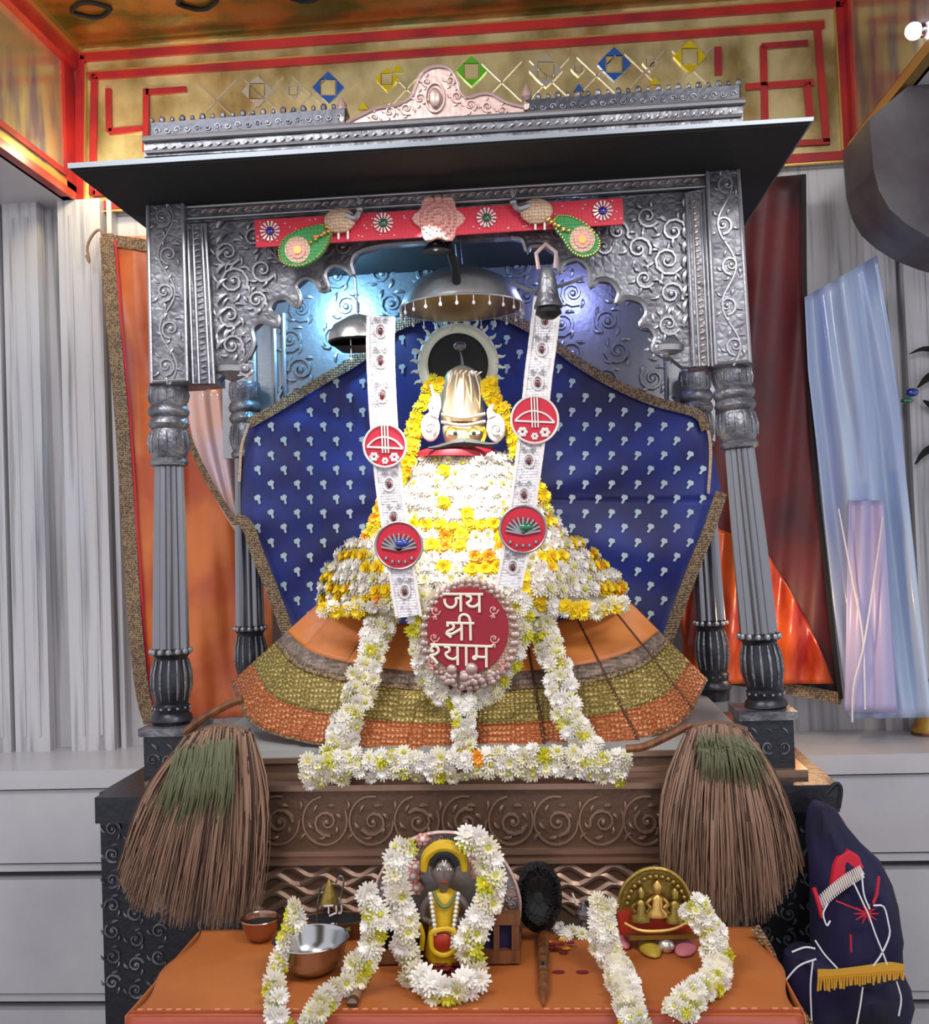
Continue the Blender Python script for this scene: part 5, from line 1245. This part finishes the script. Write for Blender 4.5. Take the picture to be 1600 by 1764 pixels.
# ---- arched plaque with three seated deities
YG = ont(1130, 1640).y
e = empty('arched_deity_plaque', ont(1130, 1622), 'small arched brass plaque with three seated deities and red base', 'plaque')
arch = [(1068, 1570), (1068, 1545), (1078, 1522), (1098, 1504), (1122, 1496), (1150, 1500), (1172, 1516), (1186, 1540), (1196, 1572)]
o = MB().quad(arch, YG+.012, .012, .002).build('arch_back', 'brass', e)
g = MB(); ptube(g, arch, YG+.008, 4, 30, 6)
for i in range(15): a = PI*(1+(i+.5)/15); g.ball(at(1130+50*math.cos(a), 1562+52*math.sin(a), YG+.008), .0055, 7, 5)
g.build('arch_rim', 'brass', o)
MB().quad([(1062, 1570), (1198, 1566), (1206, 1608), (1068, 1612)], YG+.004, .03, .003).build('red_base', 'redenamel', e, smooth=False)
for x, y, s_, m in ((1104, 1548, 1, 'brass'), (1132, 1540, 1.15, 'goldtrim'), (1162, 1550, 1, 'brass')):
    Yv = YG-.002; g = MB(); g.rows([(y-20*s_, x-2, x+2, Yv, .003), (y-14*s_, x-7*s_, x+7*s_, Yv, .008), (y-4*s_, x-7*s_, x+7*s_, Yv, .009), (y+1, x-3, x+3, Yv, .005), (y+6, x-10*s_, x+10*s_, Yv, .009), (y+22, x-9*s_, x+9*s_, Yv, .01), (y+30, x-18*s_, x+18*s_, Yv, .014), (y+38, x-18*s_, x+18*s_, Yv, .014)], 16)
    for sg in (-1, 1): ptube(g, [(x+sg*9*s_, y+8), (x+sg*15*s_, y+16), (x+sg*10*s_, y+24)], Yv-.006, 3, 7, 6)
    g.build('seated_figure', m, e)
g = MB(); ptube(g, [(1075, 1590), (1100, 1602), (1130, 1604), (1160, 1600), (1190, 1586)], YG-.012, 3, 14, 6); g.build('gold_swag', 'goldtrim', e)
MB().quad([(1084, 1612), (1206, 1610), (1206, 1617), (1084, 1620)], YG-.01, .03, .001).build('front_rail', 'brass', e, smooth=False)
for x, pts, m, nm, lab in ((0, [(1098, 1624), (1134, 1622), (1146, 1650), (1132, 1660), (1108, 1652), (1096, 1640)], 'olivecloth', 'folded_cloth', 'mustard silk piece folded below the arched plaque'),
                      (0, [(1160, 1622), (1196, 1620), (1204, 1640), (1194, 1654), (1164, 1656), (1158, 1640)], 'pinkcloth', 'folded_cloth', 'pink silk piece below the arched plaque, right of silver ball'),
                      (0, [(1058, 1600), (1070, 1604), (1094, 1636), (1078, 1646), (1062, 1630)], 'pinkcloth', 'folded_cloth', 'pink silk piece between bud garland and arched plaque')):
    P = [ont(a, b) for a, b in pts]; c_ = sum(P, Vector())/len(P); g = MB(); n = len(P); V = []; 
    for f, z in ((1, .001), (.95, .009), (.6, .016), (.15, .019)):
        V += [c_+(p-c_)*f+Vector((0, 0, z)) for p in P]
    Fs = [(l*n+i, l*n+(i+1) % n, (l+1)*n+(i+1) % n, (l+1)*n+i) for l in range(3) for i in range(n)]+[tuple(range(3*n, 4*n)), tuple(range(n))[::-1]]
    o = g.add(V, Fs).build(nm, m, None, angle=180); md = o.modifiers.new('smooth', 'SUBSURF'); md.levels = md.render_levels = 1; tag(o, lab, 'cloth')
p = ont(1148, 1642); o = MB().ball(p+Vector((0, 0, .0135)), .013, 18, 12, (1.2, 1, 1)).build('silver_ball', 'polish'); tag(o, 'silver ball between mustard and pink silk pieces', 'ball')

# ================================================================ NAVY VELVET BAG on the right
bg = empty('navy_velvet_bag', at(1460, 1764, -.2), 'navy velvet embroidered bag with gold fringe hanging right of the podium', 'bag')
BR = [(1384, 1404, 1412), (1387, 1398, 1424), (1394, 1393, 1440), (1420, 1388, 1456), (1450, 1390, 1480), (1480, 1392, 1512), (1520, 1396, 1532), (1560, 1398, 1546), (1610, 1398, 1552), (1650, 1396, 1550), (1672, 1400, 1552)]
MB().rows([(y, l, r, -.19, .03+.045*min(1, i/5)) for i, (y, l, r) in enumerate(BR)], 60, .16).build('upper_pouch', 'navy', bg)
MB().rows([(1628, 1384, 1396, -.20, .01), (1632, 1366, 1412, -.20, .03), (1640, 1352, 1430, -.20, .045), (1668, 1346, 1552, -.20, .06), (1700, 1350, 1566, -.20, .07), (1735, 1362, 1570, -.20, .07), (1790, 1380, 1560, -.20, .06)], 60, .14).build('lower_pouch', 'navy', bg)
YF = -.262
MB().quad([(1432, 1540), (1436, 1500), (1444, 1478), (1462, 1466), (1480, 1476), (1488, 1496), (1470, 1512), (1450, 1524)], YF-.004, .03, .002).build('red_patch', 'red', bg)
strip([(1414, 1556), (1436, 1532), (1462, 1514), (1486, 1500)], 14, YF-.008, 'silver_fringe_band', 'pearl', bg, n=12)
g = MB()
for i in range(22): 
    t = i/21; x = lerp(1416, 1486, t); y = lerp(1552, 1500, t)-4*math.sin(PI*t); ptube(g, [(x-6, y-9), (x+2, y+12)], YF-.012, 1.4, 3, 5)
g.build('silver_fringe', 'pearl', bg, kind='stuff')
strip([(1408, 1680), (1440, 1680), (1490, 1674), (1530, 1668), (1556, 1672)], 22, YF-.035, 'gold_band', 'goldfringe', bg, n=14)
g = MB()
for i in range(34):
    t = i/33; x = lerp(1410, 1556, t); y = lerp(1686, 1674, t); ptube(g, [(x, y), (x+random.uniform(-2, 2), y+lerp(22, 12, t)+random.uniform(-3, 3))], YF-.04, 2, 3, 5)
g.build('gold_fringe', 'goldfringe', bg, kind='stuff')
for pts in ([(1470, 1520), (1484, 1550), (1496, 1576), (1508, 1610), (1520, 1640), (1528, 1662)], [(1484, 1500), (1488, 1540), (1498, 1566)], [(1504, 1560), (1522, 1562), (1530, 1590), (1532, 1612), (1518, 1644), (1504, 1664)],
            [(1404, 1620), (1420, 1644), (1442, 1668)], [(1426, 1556), (1418, 1574), (1424, 1594), (1430, 1586)], [(1352, 1690), (1376, 1664), (1406, 1652)], [(1400, 1656), (1396, 1700), (1398, 1764)], [(1486, 1700), (1482, 1730), (1476, 1764)], [(1544, 1690), (1552, 1720), (1548, 1750)], [(1364, 1640), (1386, 1632), (1404, 1634)]):
    g = MB(); ptube(g, pts, YF-.035, 1.5, 16, 5); g.build('white_cord', 'cord', bg)
g = MB()
for a in range(10): an = a*PI/5; ptube(g, [(1492, 1574), (1492+22*math.cos(an), 1574+18*math.sin(an))], YF-.03, 2.2, 4, 5, lambda t: 1-.7*t)
ptube(g, [(1440, 1552), (1470, 1564), (1490, 1572)], YF-.03, 1.4, 6, 5); ptube(g, [(1514, 1510), (1510, 1540), (1504, 1556)], YF-.03, 2.5, 6, 5); ptube(g, [(1465, 1610), (1466, 1640)], YF-.03, 1.8, 4, 5)
ptube(g, [(1402, 1530), (1410, 1556), (1416, 1580)], YF-.02, 4, 6, 5)
g.build('red_embroidery', 'red', bg, kind='stuff')
g = MB(); ptube(g, [(1444, 1392), (1448, 1360), (1440, 1350), (1424, 1366)], -.16, 4, 10, 6); g.build('hanging_loop', 'black', bg)
